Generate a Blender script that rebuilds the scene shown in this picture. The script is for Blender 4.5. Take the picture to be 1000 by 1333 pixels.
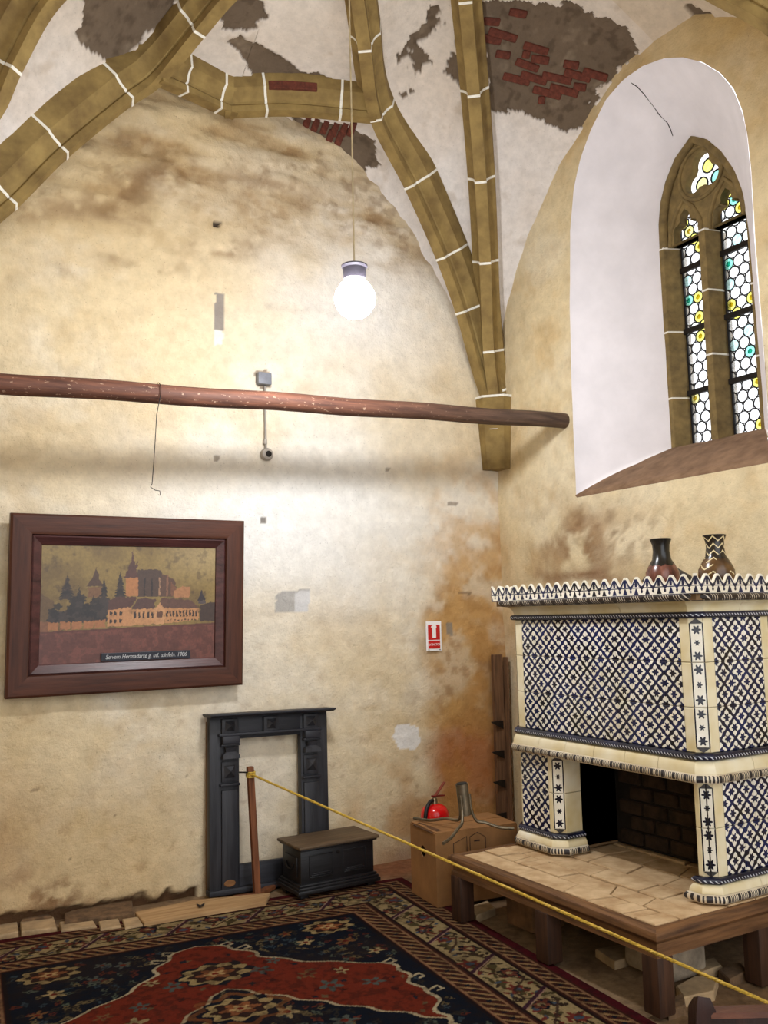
import bpy, bmesh, math, random
import numpy as np
from mathutils import Vector, Matrix, Quaternion
from mathutils.bvhtree import BVHTree
for o in list(bpy.data.objects): bpy.data.objects.remove(o)
random.seed(7); rng = np.random.default_rng(7)
scene = bpy.context.scene; COL = scene.collection
# ------------------------------------------------------------ camera (solved from the vanishing points of the walls)
F = 1180.0                                   # focal length in pixels of the 1000 x 1333 frame
ROT = np.array([[0.86486724, 0.03839828, 0.50052994], [-0.5015099, 0.11016654, 0.85810906], [-0.02219174, -0.99317114, 0.11453655]])
CAM = np.array([-4.1236, -5.36, 1.6])
cd = bpy.data.cameras.new('camera'); cam = bpy.data.objects.new('camera', cd); COL.objects.link(cam)
cd.sensor_fit = 'VERTICAL'; cd.sensor_height = 36.0; cd.lens = 36.0 * F / 1333.0; cd.clip_start = 0.05
cam.matrix_world = Matrix(((ROT[0][0], -ROT[0][1], -ROT[0][2], CAM[0]), (ROT[1][0], -ROT[1][1], -ROT[1][2], CAM[1]), (ROT[2][0], -ROT[2][1], -ROT[2][2], CAM[2]), (0, 0, 0, 1)))
scene.camera = cam
# ------------------------------------------------------------ sky and exposure
LAMP_POWER = 150.0; SKY = 1.05
w = bpy.data.worlds.new('sky'); scene.world = w; w.use_nodes = True
bg = w.node_tree.nodes['Background']; bg.inputs[0].default_value = (0.93, 0.96, 1.0, 1); bg.inputs[1].default_value = SKY
vs = scene.view_settings; vs.view_transform = 'Standard'; vs.look = 'None'; vs.gamma = 1.0; vs.use_curve_mapping = False; vs.exposure = 1.24

def ray(px, py): return ROT @ np.array([px - 500.0, py - 666.5, F])
def at(px, py, ax, v):                       # pixel -> point on the plane  axis = v
    d = ray(px, py); return CAM + d * ((v - CAM[ax]) / d[ax])
def fl(px, py, z=0.0): return at(px, py, 2, z)
def bk(px, py, y=0.0): return at(px, py, 1, y)
def rt(px, py, x=0.0): return at(px, py, 0, x)
def proj(P):                                 # points (N,3) -> pixels
    q = (np.asarray(P) - CAM) @ ROT
    return 500 + F * q[:, 0] / q[:, 2], 666.5 + F * q[:, 1] / q[:, 2]
def lin(c):                                  # sRGB 0-255 -> linear
    c = np.asarray(c, float) / 255.0
    return np.where(c <= 0.04045, c / 12.92, ((c + 0.055) / 1.055) ** 2.4)
def L4(c): r = lin(c); return (float(r[0]), float(r[1]), float(r[2]), 1.0)

# ------------------------------------------------------------ numpy noise
def _h(i, j, k, s):
    n = (i * 374761393 + j * 668265263 + k * 2147483647 + s * 974634777) & 0x7fffffff
    n = ((n ^ (n >> 13)) * 1274126177) & 0x7fffffff
    return ((n ^ (n >> 16)) & 0xffff) / 65535.0
def vn(P, sc, seed=0):
    P = np.asarray(P) * sc; i = np.floor(P).astype(np.int64); f = P - i; f = f * f * (3 - 2 * f); r = 0
    for a in (0, 1):
        for b in (0, 1):
            for c in (0, 1):
                wgt = (f[:, 0] if a else 1 - f[:, 0]) * (f[:, 1] if b else 1 - f[:, 1]) * (f[:, 2] if c else 1 - f[:, 2])
                r = r + wgt * _h(i[:, 0] + a, i[:, 1] + b, i[:, 2] + c, seed)
    return r
def fbm(P, sc, o=4, seed=0):
    r = 0; a = 0.5; t = 0
    for k in range(o): r = r + a * vn(P, sc * 2 ** k, seed + k * 17); t += a; a *= 0.55
    return r / t
def sstep(a, b, x): t = np.clip((x - a) / (b - a), 0, 1); return t * t * (3 - 2 * t)
def inpoly(x, y, poly):
    r = np.zeros(x.shape, bool); n = len(poly)
    for i in range(n):
        x1, y1 = poly[i]; x2, y2 = poly[(i + 1) % n]
        c = ((y1 > y) != (y2 > y)); r ^= c & (x < (x2 - x1) * (y - y1) / ((y2 - y1) if y2 != y1 else 1e-9) + x1)
    return r

# ------------------------------------------------------------ objects
def tag(o, label=None, cat=None, group=None, kind=None):
    if label: o['label'] = label
    if cat: o['category'] = cat
    if group: o['group'] = group
    if kind: o['kind'] = kind
    return o
def empty(name, loc=(0, 0, 0), rz=0.0, **k):
    o = bpy.data.objects.new(name, None); o.empty_display_size = 0.1; COL.objects.link(o); o.location = loc; o.rotation_euler = (0, 0, rz); return tag(o, **k)
def link(name, me, mat=None, parent=None, **k):
    o = bpy.data.objects.new(name, me); COL.objects.link(o)
    if mat is not None and not me.materials: me.materials.append(mat)
    if parent is not None: o.parent = parent
    return tag(o, **k)
class MB:
    def __init__(s): s.v = []; s.f = []; s.uv = []; s.hasuv = False
    def add(s, vs, fs, uvs=None):
        b = len(s.v); s.v += [tuple(map(float, p)) for p in vs]; s.f += [tuple(i + b for i in f) for f in fs]
        if uvs is None: s.uv += [(0, 0)] * len(vs)
        else: s.uv += [tuple(map(float, u)) for u in uvs]; s.hasuv = True
        return s
    def box(s, c, d, rz=0, tilt=None):
        x, y, z = d[0] / 2, d[1] / 2, d[2] / 2
        P = [Vector(p) for p in ((-x, -y, -z), (x, -y, -z), (x, y, -z), (-x, y, -z), (-x, -y, z), (x, -y, z), (x, y, z), (-x, y, z))]
        M = Matrix.Rotation(rz, 3, 'Z') if tilt is None else tilt
        return s.add([M @ p + Vector(c) for p in P], [(0, 3, 2, 1), (4, 5, 6, 7), (0, 1, 5, 4), (1, 2, 6, 5), (2, 3, 7, 6), (3, 0, 4, 7)])
    def bbox(s, c, d, bev=0.004, seg=2, rz=0, tilt=None):
        bm = bmesh.new(); bmesh.ops.create_cube(bm, size=1.0); bmesh.ops.scale(bm, vec=d, verts=bm.verts)
        bmesh.ops.bevel(bm, geom=bm.edges[:], offset=bev, segments=seg, profile=0.5, affect='EDGES')
        M = Matrix.Rotation(rz, 3, 'Z') if tilt is None else tilt
        bm.verts.index_update(); s.add([M @ v.co + Vector(c) for v in bm.verts], [[v.index for v in f.verts] for f in bm.faces]); bm.free(); return s
    def prism(s, poly, z0, z1, inset=0.0):
        n = len(poly); vs = [(p[0], p[1], z0) for p in poly] + [(p[0], p[1], z1 - inset) for p in poly]
        fs = [tuple(reversed(range(n)))] + [(i, (i + 1) % n, n + (i + 1) % n, n + i) for i in range(n)]
        if inset:
            c = np.mean(np.array(poly), 0); vs += [((p[0] - c[0]) * (1 - inset / max(1e-4, np.hypot(*(np.array(p) - c)))) + c[0], (p[1] - c[1]) * (1 - inset / max(1e-4, np.hypot(*(np.array(p) - c)))) + c[1], z1) for p in poly]
            fs += [(n + i, n + (i + 1) % n, 2 * n + (i + 1) % n, 2 * n + i) for i in range(n)] + [tuple(2 * n + i for i in range(n))]
        else: fs.append(tuple(n + i for i in range(n)))
        return s.add(vs, fs)
    def tube(s, path, r, n=10, cap=True):
        P = [Vector(p) for p in path]; m = len(P); rr = r if hasattr(r, '__len__') else [r] * m
        T = [(P[min(i + 1, m - 1)] - P[max(i - 1, 0)]).normalized() for i in range(m)]
        a = T[0].orthogonal().normalized(); vs = []; uvs = []; L = 0
        for i in range(m):
            if i: q = T[i - 1].rotation_difference(T[i]); a = (q @ a).normalized(); L += (P[i] - P[i - 1]).length
            b = T[i].cross(a)
            for k in range(n):
                t = 2 * math.pi * k / n; vs.append(P[i] + (a * math.cos(t) + b * math.sin(t)) * rr[i]); uvs.append((L, k / n))
        fs = [(i * n + k, i * n + (k + 1) % n, (i + 1) * n + (k + 1) % n, (i + 1) * n + k) for i in range(m - 1) for k in range(n)]
        if cap: fs += [tuple(reversed(range(n))), tuple((m - 1) * n + k for k in range(n))]
        return s.add(vs, fs, uvs)
    def lathe(s, prof, n=24, c=(0, 0, 0)):
        m = len(prof); vs = []; uvs = []
        for i, (r, z) in enumerate(prof):
            for k in range(n): t = 2 * math.pi * k / n; vs.append((c[0] + r * math.cos(t), c[1] + r * math.sin(t), c[2] + z)); uvs.append((k / n, z))
        fs = [(i * n + k, i * n + (k + 1) % n, (i + 1) * n + (k + 1) % n, (i + 1) * n + k) for i in range(m - 1) for k in range(n)]
        fs += [tuple(reversed(range(n))), tuple((m - 1) * n + k for k in range(n))]
        return s.add(vs, fs, uvs)
    def loft(s, rings, closed=True, cap=True):   # rings of equal length
        n = len(rings[0]); m = len(rings); vs = [p for r in rings for p in r]; e = n if closed else n - 1
        fs = [(i * n + k, i * n + (k + 1) % n, (i + 1) * n + (k + 1) % n, (i + 1) * n + k) for i in range(m - 1) for k in range(e)]
        if cap and closed: fs += [tuple(reversed(range(n))), tuple((m - 1) * n + k for k in range(n))]
        return s.add(vs, fs)
    def mesh(s, name, smooth=False, fix=True):
        me = bpy.data.meshes.new(name); me.from_pydata(s.v, [], s.f)
        if s.hasuv:
            u = me.uv_layers.new(name='UVMap'); u.data.foreach_set('uv', [c for l in me.loops for c in s.uv[l.vertex_index]])
        if fix:
            bm = bmesh.new(); bm.from_mesh(me); bmesh.ops.recalc_face_normals(bm, faces=bm.faces); bm.to_mesh(me); bm.free()
        if smooth: me.shade_smooth(); me.set_sharp_from_angle(angle=math.radians(smooth if smooth is not True else 40))
        return me
    def build(s, name, mat, parent=None, smooth=False, fix=True, **k):
        return link(name, s.mesh(name, smooth, fix), mat, parent, **k)
def grid_mesh(name, P, nu, nv, col=None, flip=False):          # P (nu*nv,3), row major nu rows of nv
    me = bpy.data.meshes.new(name); P = np.asarray(P, np.float32)
    i, j = np.meshgrid(np.arange(nu - 1), np.arange(nv - 1), indexing='ij'); a = (i * nv + j).ravel()
    q = np.stack([a, a + 1, a + nv + 1, a + nv], 1) if not flip else np.stack([a, a + nv, a + nv + 1, a + 1], 1)
    me.vertices.add(len(P)); me.vertices.foreach_set('co', P.ravel())
    me.loops.add(q.size); me.loops.foreach_set('vertex_index', q.ravel().astype(np.int32))
    me.polygons.add(len(q)); me.polygons.foreach_set('loop_start', np.arange(0, q.size, 4, dtype=np.int32))
    try: me.polygons.foreach_set('loop_total', np.full(len(q), 4, np.int32))
    except Exception: pass
    me.update(calc_edges=True); me.validate(); me.shade_smooth()
    if col is not None: set_col(me, col)
    return me
def set_col(me, rgb):                                          # rgb linear (N,3)
    a = me.color_attributes.new('Col', 'FLOAT_COLOR', 'POINT')
    a.data.foreach_set('color', np.concatenate([np.clip(rgb, 0, 1), np.ones((len(rgb), 1))], 1).astype(np.float32).ravel())

# ------------------------------------------------------------ materials
class X:                                                       # node maths by operators
    def __init__(s, nt, k): s.nt = nt; s.k = k
    def _m(s, op, *a):
        n = s.nt.nodes.new('ShaderNodeMath'); n.operation = op
        for i, x in enumerate((s,) + a):
            if isinstance(x, X): s.nt.links.new(x.k, n.inputs[i])
            else: n.inputs[i].default_value = float(x)
        return X(s.nt, n.outputs[0])
    def __add__(s, o): return s._m('ADD', o)
    def __sub__(s, o): return s._m('SUBTRACT', o)
    def __mul__(s, o): return s._m('MULTIPLY', o)
    def __truediv__(s, o): return s._m('DIVIDE', o)
    def __lt__(s, o): return s._m('LESS_THAN', o)
    def __gt__(s, o): return s._m('GREATER_THAN', o)
    def frac(s): return s._m('FRACT')
    def abs(s): return s._m('ABSOLUTE')
    def sqrt(s): return s._m('SQRT')
    def cos(s): return s._m('COSINE')
    def atan2(s, o): return s._m('ARCTAN2', o)
    def mx(s, o): return s._m('MAXIMUM', o)
    def mn(s, o): return s._m('MINIMUM', o)
    def inv(s): return s._m('MULTIPLY_ADD', -1.0, 1.0)
class Mat:
    def __init__(s, name, rough=0.7, metal=0.0, spec=0.4):
        s.m = bpy.data.materials.new(name); s.m.use_nodes = True; s.nt = s.m.node_tree; s.b = s.nt.nodes['Principled BSDF']
        s.b.inputs['Roughness'].default_value = rough; s.b.inputs['Metallic'].default_value = metal; s.b.inputs['Specular IOR Level'].default_value = spec
    def node(s, t, **k):
        n = s.nt.nodes.new(t)
        for a, v in k.items():
            if hasattr(n, a): setattr(n, a, v)
            else: n.inputs[a].default_value = v
        return n
    def ln(s, a, b): s.nt.links.new(a, b)
    def coord(s, which='Object', scale=(1, 1, 1)):
        t = s.node('ShaderNodeTexCoord'); mp = s.node('ShaderNodeMapping'); mp.inputs['Scale'].default_value = scale; s.ln(t.outputs[which], mp.inputs[0]); return mp.outputs[0]
    def noise(s, scale, detail=4, vec=None, rough=0.6, stretch=(1, 1, 1)):
        n = s.node('ShaderNodeTexNoise'); n.inputs['Scale'].default_value = scale; n.inputs['Detail'].default_value = detail; n.inputs['Roughness'].default_value = rough
        s.ln(vec if vec is not None else s.coord('Object', stretch), n.inputs['Vector']); return X(s.nt, n.outputs[0])
    def ramp(s, fac, stops):
        r = s.node('ShaderNodeValToRGB'); e = r.color_ramp.elements
        while len(e) < len(stops): e.new(0.5)
        for i, (p, c) in enumerate(stops): e[i].position = p; e[i].color = L4(c)
        s.ln(fac.k, r.inputs[0]); return r.outputs[0]
    def mix(s, fac, a, b, mode='MIX'):
        n = s.node('ShaderNodeMix', data_type='RGBA', blend_type=mode)
        for idx, x in ((0, fac), (6, a), (7, b)):
            if isinstance(x, X): s.ln(x.k, n.inputs[idx])
            elif isinstance(x, bpy.types.NodeSocket): s.ln(x, n.inputs[idx])
            elif idx == 0: n.inputs[0].default_value = x
            else: n.inputs[idx].default_value = L4(x)
        return n.outputs[2]
    def uv(s):
        t = s.node('ShaderNodeTexCoord'); q = s.node('ShaderNodeSeparateXYZ'); s.ln(t.outputs['UV'], q.inputs[0]); return X(s.nt, q.outputs[0]), X(s.nt, q.outputs[1])
    def col(s, k):
        if isinstance(k, bpy.types.NodeSocket): s.ln(k, s.b.inputs['Base Color'])
        else: s.b.inputs['Base Color'].default_value = L4(k)
        return s
    def bump(s, h, strength=0.3, dist=0.01):
        n = s.node('ShaderNodeBump'); n.inputs['Strength'].default_value = strength; n.inputs['Distance'].default_value = dist; s.ln(h.k, n.inputs['Height']); s.ln(n.outputs[0], s.b.inputs['Normal']); return s
def attr_mat(name, var=0.25, vs_=18, bump=0.4, bs=40, rough=0.92, dist=0.01, speck=0.0, spec=0.2):
    m = Mat(name, rough, 0, spec); a = m.node('ShaderNodeAttribute'); a.attribute_name = 'Col'
    n = m.noise(vs_, 8, rough=0.72); g = m.ramp(n, [(0.25, (255 * (1 - var),) * 3), (0.75, (255,) * 3)])
    c = m.mix(1.0, a.outputs['Color'], g, 'MULTIPLY')
    if speck: c = m.mix((m.noise(95, 2) > 0.70) * speck, c, (70, 52, 38))
    m.col(c); m.bump(m.noise(bs, 6, rough=0.7), bump, dist); return m.m
def plain(name, c, rough=0.6, metal=0, var=0.25, sc=12, bump=0.15, stretch=(1, 1, 1), spec=0.4, c2=None):
    m = Mat(name, rough, metal, spec); n = m.noise(sc, 5, stretch=stretch)
    c2 = c2 or tuple(max(0, v * (1 - var)) for v in c)
    m.col(m.ramp(n, [(0.3, c2), (0.7, c)])); m.bump(m.noise(sc * 4, 4, stretch=stretch), bump, 0.004); return m.m
def wood(name, c, dark, axis=0, rough=0.6, sc=9, spec=0.35):
    st = [9, 9, 9]; st[axis] = 0.7; return plain(name, c, rough, 0, 0.3, sc * 0.5, 0.25, tuple(st), spec, dark)
M = {}
M['plaster'] = attr_mat('aged_plaster', 0.14, 9, 0.75, 30, 0.93, 0.014, 0.35)
M['web'] = attr_mat('limewashed_vault', 0.14, 14, 0.5, 30, 0.93, 0.01, 0.25)
M['floor'] = attr_mat('stone_floor', 0.35, 20, 0.5, 40)
M['rug'] = attr_mat('wool_rug', 0.30, 160, 0.6, 260, 0.97, 0.004, 0.0, 0.05)
M['paint'] = attr_mat('oil_painting', 0.22, 60, 0.25, 120, 0.38, 0.003, 0.0, 0.5)
M['rib'] = plain('ochre_rib_stone', (150, 126, 74), 0.85, 0, 0.28, 7, 0.35, c2=(108, 86, 48))
M['white_line'] = plain('white_joint', (238, 234, 222), 0.9, 0, 0.1, 30)
M['brick'] = plain('red_brick', (112, 56, 40), 0.9, 0, 0.35, 40, 0.5)
M['reveal'] = plain('white_reveal', (236, 231, 234), 0.92, 0, 0.06, 4, 0.2)
M['sill'] = plain('sill_stone', (146, 116, 90), 0.9, 0, 0.35, 10, 0.5, c2=(110, 84, 62))
M['tracery'] = plain('tracery_stone', (138, 116, 72), 0.9, 0, 0.3, 14, 0.4)
M['lead'] = plain('lead', (26, 24, 24), 0.6, 0.3, 0.2, 30)
M['iron'] = plain('dark_iron', (42, 36, 32), 0.6, 0.6, 0.3, 30)
M['pole'] = None
# ============================================================ THE SETTING
def blob(X_, Y_, x, y, rx, ry, soft=1.0):
    return np.exp(-((((X_ - x) / rx) ** 2 + ((Y_ - y) / ry) ** 2) ** soft))
def mixc(c, k, col): k = np.clip(k, 0, 1)[:, None]; return c * (1 - k) + lin(col) * k
# ---- back wall: a displaced plaster grid, stains of its own shape
xs = np.arange(-5.6, 0.08, 0.0135); zs = np.arange(-0.08, 5.5, 0.0135); nx, nz = len(xs), len(zs)
gx, gz = np.meshgrid(xs, zs, indexing='ij'); P = np.stack([gx.ravel(), np.zeros(gx.size), gz.ravel()], 1)
px, py = proj(P); n1 = fbm(P, 1.6, 5, 1); n2 = fbm(P, 4.5, 4, 5); n3 = fbm(P, 14, 3, 9)
nh = fbm(P * np.array([0.7, 1, 2.0]), 2.2, 5, 3)
wx = px + (n2 - 0.5) * 90; wy = py + (n1 - 0.5) * 90
c = np.tile(lin((232, 212, 174)), (len(P), 1))
c = mixc(c, sstep(0.48, 0.75, n1) * 0.6, (243, 235, 218)); c = mixc(c, sstep(0.48, 0.75, n2) * 0.5, (214, 188, 142)); c = mixc(c, sstep(0.5, 0.66, n3) * 0.16, (190, 160, 116))
c = mixc(c, blob(wx, wy, 380, 690, 240, 110) * 0.95, (248, 246, 241))          # near-white band above the picture
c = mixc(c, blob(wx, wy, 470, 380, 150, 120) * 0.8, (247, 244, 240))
c = mixc(c, blob(wx, wy, 330, 1010, 70, 160) * 0.7, (240, 230, 212))
lun = sstep(330, 230, wy + (n2 - 0.5) * 60 - np.clip(px - 300, 0, 400) * 0.25)   # brown stain of the lunette, its weaker light painted in too
c = mixc(c, lun * (0.35 + 0.5 * sstep(0.4, 0.62, nh)), (184, 156, 112)); c = mixc(c, lun * sstep(0.52, 0.68, nh) * (0.4 + 0.6 * sstep(.4, .6, n3)) * 0.85, (146, 112, 74)); c = mixc(c, lun * sstep(.52, .66, n2) * sstep(.45, .6, n3) * .55, (214, 194, 158)); c = mixc(c, lun * sstep(.55, .66, fbm(P, 9, 4, 77)) * .4, (130, 98, 64))
c = mixc(c, sstep(470, 250, wx) * sstep(450, 330, wy) * 0.3, (214, 186, 136))
for (a, b, ra, rb, k) in ((200, 245, 70, 22, .8), (320, 255, 60, 20, .5), (120, 270, 70, 16, .6), (300, 318, 60, 12, .75), (200, 345, 40, 9, .8), (50, 365, 40, 9, .4), (180, 190, 40, 12, .5), (420, 260, 50, 16, .35), (350, 385, 70, 9, .2)):
    c = mixc(c, blob(wx, wy, a, b, ra, rb) * k * sstep(0.3, 0.6, n3 * 0.5 + n2 * 0.5), (128, 96, 62))
# ochre damp by the corner, rusty low down
ed = sstep(548, 590, px + (n1 - 0.5) * 50 + (py < 780) * (780 - py) * -0.35 * 1.0)
och = ed * sstep(600, 820, py + (n2 - 0.5) * 120); c = mixc(c, och * (0.55 + 0.45 * sstep(0.35, 0.6, n2)) * 0.9, (200, 156, 94)); c = mixc(c, och * sstep(0.5, 0.68, n3) * 0.4, (158, 112, 62))
c = mixc(c, ed * sstep(920, 985, wy) * sstep(1075, 1010, py) * 0.8, (182, 108, 54))
c = mixc(c, sstep(600, 640, wx) * sstep(800, 900, wy) * 0.45, (160, 104, 56))
c = mixc(c, sstep(540, 600, wx) * sstep(560, 640, py) * 0.35 * sstep(0.35, 0.6, n2), (206, 158, 92))
c = mixc(c, sstep(930, 1060, wy) * sstep(420, 500, px) * sstep(0.38, 0.6, n2) * 0.55, (192, 138, 80))
c = mixc(c, sstep(930, 1130, wy) * sstep(300, 180, px) * 0.5, (206, 172, 118))
c = mixc(c, blob(wx, wy, 60, 1165, 70, 22) * 0.85 * sstep(0.35, 0.6, n3), (122, 84, 52)); c = mixc(c, blob(wx, wy, 10, 1090, 40, 90) * 0.4, (178, 134, 84))
c = mixc(c, sstep(0.72, 0.8, n3) * 0.25 * sstep(700, 1000, py), (140, 100, 64))
c = mixc(c, sstep(1085, 1120, py) * sstep(440, 520, px) * 0.6, (160, 108, 66))
dy = (n1 - 0.5) * 0.03 + (n2 - 0.5) * 0.012 + (n3 - 0.5) * 0.004 + lun * ((nh - 0.5) * 0.09 + (n2 - 0.5) * 0.03)
def patch(poly, col, rec, k=1.0, jit=6):
    global c, dy
    q = inpoly(px + (n3 - 0.5) * jit * 2, py + (n2 - 0.5) * jit * 2, poly); m_ = q.astype(float)
    c = mixc(c, m_ * k, col); dy = dy + m_ * rec
patch([(279, 286), (288, 287), (287, 295), (279, 294)], (74, 62, 52), 0.03, 1, 0)
patch([(280, 382), (292, 382), (291, 430), (279, 430)], (140, 132, 126), 0.004, 0.9, 1)
patch([(279, 430), (292, 430), (290, 448), (280, 449)], (236, 230, 220), 0.0, 1, 3)
patch([(359, 773), (372, 768), (403, 767), (402, 797), (360, 799)], (172, 170, 168), 0.0, 0.8, 3)
patch([(383, 771), (403, 769), (402, 797), (385, 796)], (224, 222, 220), 0.0, 0.9, 3)
patch([(581, 810), (591, 810), (590, 827), (581, 826)], (150, 140, 126), 0.002, 0.9, 1)
patch([(511, 960), (515, 947), (530, 943), (545, 948), (548, 965), (540, 975), (520, 976)], (246, 244, 240), 0.0, 0.9, 3)  # pale oval: a bright reflection painted into the wall colour
patch([(330, 482), (345, 479), (354, 490), (352, 504), (338, 505)], (150, 132, 112), 0.003, 0.9, 3)
patch([(341, 673), (348, 673), (348, 681), (341, 681)], (120, 112, 104), 0.002, 0.9, 1)
for (x, y, w_, h_) in ((45, 1028, 6, 3), (90, 1118, 2, 2), (150, 1060, 2, 2), (283, 596, 4, 5), (505, 612, 3, 3), (245, 1010, 2, 3), (590, 655, 8, 3), (606, 772, 10, 2), (455, 1060, 2, 2)):
    patch([(x - w_, y - h_), (x + w_, y - h_ * .6), (x + w_ * .7, y + h_), (x - w_ * .8, y + h_ * .7)], (104, 82, 60), 0.005, 0.6, 2)
foot = sstep(0.066, 0.048, gz.ravel() + (n3 - 0.5) * 0.05 + (n2 - 0.5) * 0.09) * (gx.ravel() < -2.32)
c = mixc(c, foot, (92, 66, 44)); dy = dy + foot * 0.035
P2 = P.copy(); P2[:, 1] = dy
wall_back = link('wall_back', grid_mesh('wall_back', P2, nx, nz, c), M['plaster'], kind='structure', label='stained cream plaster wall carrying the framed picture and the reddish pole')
# ---- right wall with the splayed window niche
niche_px = [(743, 400), (743, 300), (748, 245), (757, 205), (770, 170), (790, 130), (812, 104), (838, 86), (865, 76), (890, 75), (915, 81), (938, 95), (955, 115), (967, 145), (973, 175), (978, 220), (984, 320)]
ZB = 2.372
NO = [(-0.840, ZB)] + [(-0.846, z) for z in (2.7, 3.1)] + [tuple(rt(*p)[1:]) for p in niche_px] + [(-2.334, 3.1), (-2.334, 2.75), (-2.334, ZB)] + [(-2.334 + (1.494) * k / 8, ZB) for k in range(1, 8)]
def resample(pts, n, closed=True):
    p = np.array(pts + [pts[0]] if closed else pts, float); d = np.r_[0, np.cumsum(np.hypot(*np.diff(p, axis=0).T[:2]) if p.shape[1] == 2 else np.linalg.norm(np.diff(p, axis=0), axis=1))]
    t = np.linspace(0, d[-1], n + 1 if closed else n); t = t[:-1] if closed else t
    return np.stack([np.interp(t, d, p[:, k]) for k in range(p.shape[1])], 1)
NR = resample(NO, 300)
NR[:, :] = NR
kbl = int(np.argmin(np.hypot(NR[:, 0] + 0.84, NR[:, 1] - ZB))); NR[kbl] = (-0.84, ZB)
kbr = int(np.argmin(np.hypot(NR[:, 0] + 2.334, NR[:, 1] - ZB))); NR[kbr] = (-2.334, ZB)
ctr = np.array([-1.6, 3.5]); Y0, Y1, Z0, Z1 = -5.6, 0.08, -0.08, 5.5
out = []
for p in NR:
    d = p - ctr; t = 1e9
    if d[0] > 0: t = min(t, (Y1 - ctr[0]) / d[0])
    if d[0] < 0: t = min(t, (Y0 - ctr[0]) / d[0])
    if d[1] > 0: t = min(t, (Z1 - ctr[1]) / d[1])
    if d[1] < 0: t = min(t, (Z0 - ctr[1]) / d[1])
    out.append(ctr + d * t)
out = np.array(out)
for cy, cz in ((Y0, Z0), (Y0, Z1), (Y1, Z0), (Y1, Z1)): out[int(np.argmin(np.hypot(out[:, 0] - cy, out[:, 1] - cz)))] = (cy, cz)
KR = 90; ts = np.linspace(0, 1, KR); rows = []
for t in ts: q = NR * (1 - t) + out * t; rows.append(np.c_[np.zeros(len(q)), q])
P = np.stack(rows, 0); P = np.concatenate([P, P[:, :1]], 1); nv = P.shape[1]; P = P.reshape(-1, 3)
px, py = proj(P); n1 = fbm(P, 1.7, 5, 21); n2 = fbm(P, 5, 4, 25); n3 = fbm(P, 14, 3, 29)
wx = px + (n2 - 0.5) * 60; wy = py + (n1 - 0.5) * 60
c = np.tile(lin((233, 214, 174)), (len(P), 1)); c = mixc(c, sstep(0.45, 0.7, n1) * 0.6, (243, 231, 204)); c = mixc(c, sstep(0.5, 0.72, n2) * 0.4, (212, 178, 122)); c = mixc(c, sstep(0.52, 0.68, n3) * 0.16, (190, 156, 104))
c = mixc(c, sstep(130, 20, wy) * sstep(860, 960, px) * 0.8, (190, 158, 92)); c = mixc(c, sstep(300, 120, wy) * 0.35, (196, 160, 100))
c = mixc(c, blob(wx, wy, 765, 712, 60, 45) * 0.95 * sstep(0.33, 0.55, n2), (156, 120, 82)); c = mixc(c, blob(wx, wy, 800, 700, 70, 30) * 0.8 * sstep(0.5, 0.62, n3), (120, 84, 52)); c = mixc(c, blob(wx, wy, 760, 752, 60, 9) * 0.85, (128, 84, 50)); c = mixc(c, blob(wx, wy, 830, 700, 40, 30) * 0.5, (238, 220, 184))
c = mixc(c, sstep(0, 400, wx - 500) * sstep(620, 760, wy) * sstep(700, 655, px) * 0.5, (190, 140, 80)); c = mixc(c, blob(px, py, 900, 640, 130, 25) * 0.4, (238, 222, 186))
dx = (n1 - 0.5) * 0.03 + (n2 - 0.5) * 0.012 + sstep(0, 0.12, np.repeat(ts, nv)) * 0.0
dx = dx * sstep(0, 0.06, np.repeat(ts, nv)); P2 = P.copy(); P2[:, 0] = dx
wall_right = link('wall_right', grid_mesh('wall_right', P2, KR, nv, c), M['plaster'], kind='structure', label='ochre plaster wall with a deep white window niche above the tiled stove')
# reveal: loft from the niche edge to the window outline
DW = 0.5
win_arch = [(-1.240, 2.66), (-1.236, 3.2), (-1.232, 3.7), (-1.230, 4.03), (-1.234, 4.20), (-1.262, 4.35), (-1.316, 4.478), (-1.405, 4.600), (-1.541, 4.690), (-1.659, 4.605), (-1.768, 4.465), (-1.852, 4.300), (-1.900, 4.140), (-1.920, 3.9), (-1.925, 3.7), (-1.930, 3.2), (-1.935, 2.66)]
oA = [tuple(p) for p in NO[:NO.index((-2.334, ZB)) + 1]]
A = resample(oA, 90, False); B = resample(win_arch, 90, False)
# match by height fraction: arc length of both runs jamb-arch-jamb
R = []
for t in np.linspace(0, 1, 22):
    e = t ** 1.15; q = A * (1 - e) + B * e; R.append(np.c_[np.full(len(q), DW * t - 0.006 * (t == 0)), q])
R = np.stack(R, 0); P = R.reshape(-1, 3); nn = fbm(P, 3, 4, 41); me = grid_mesh('reveal', P + np.c_[np.zeros(len(P)), (nn - .5) * .012, np.zeros(len(P))], 22, 90)
link('reveal', me, M['reveal'], wall_right, label='smooth white splayed reveal of the window niche')
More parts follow.
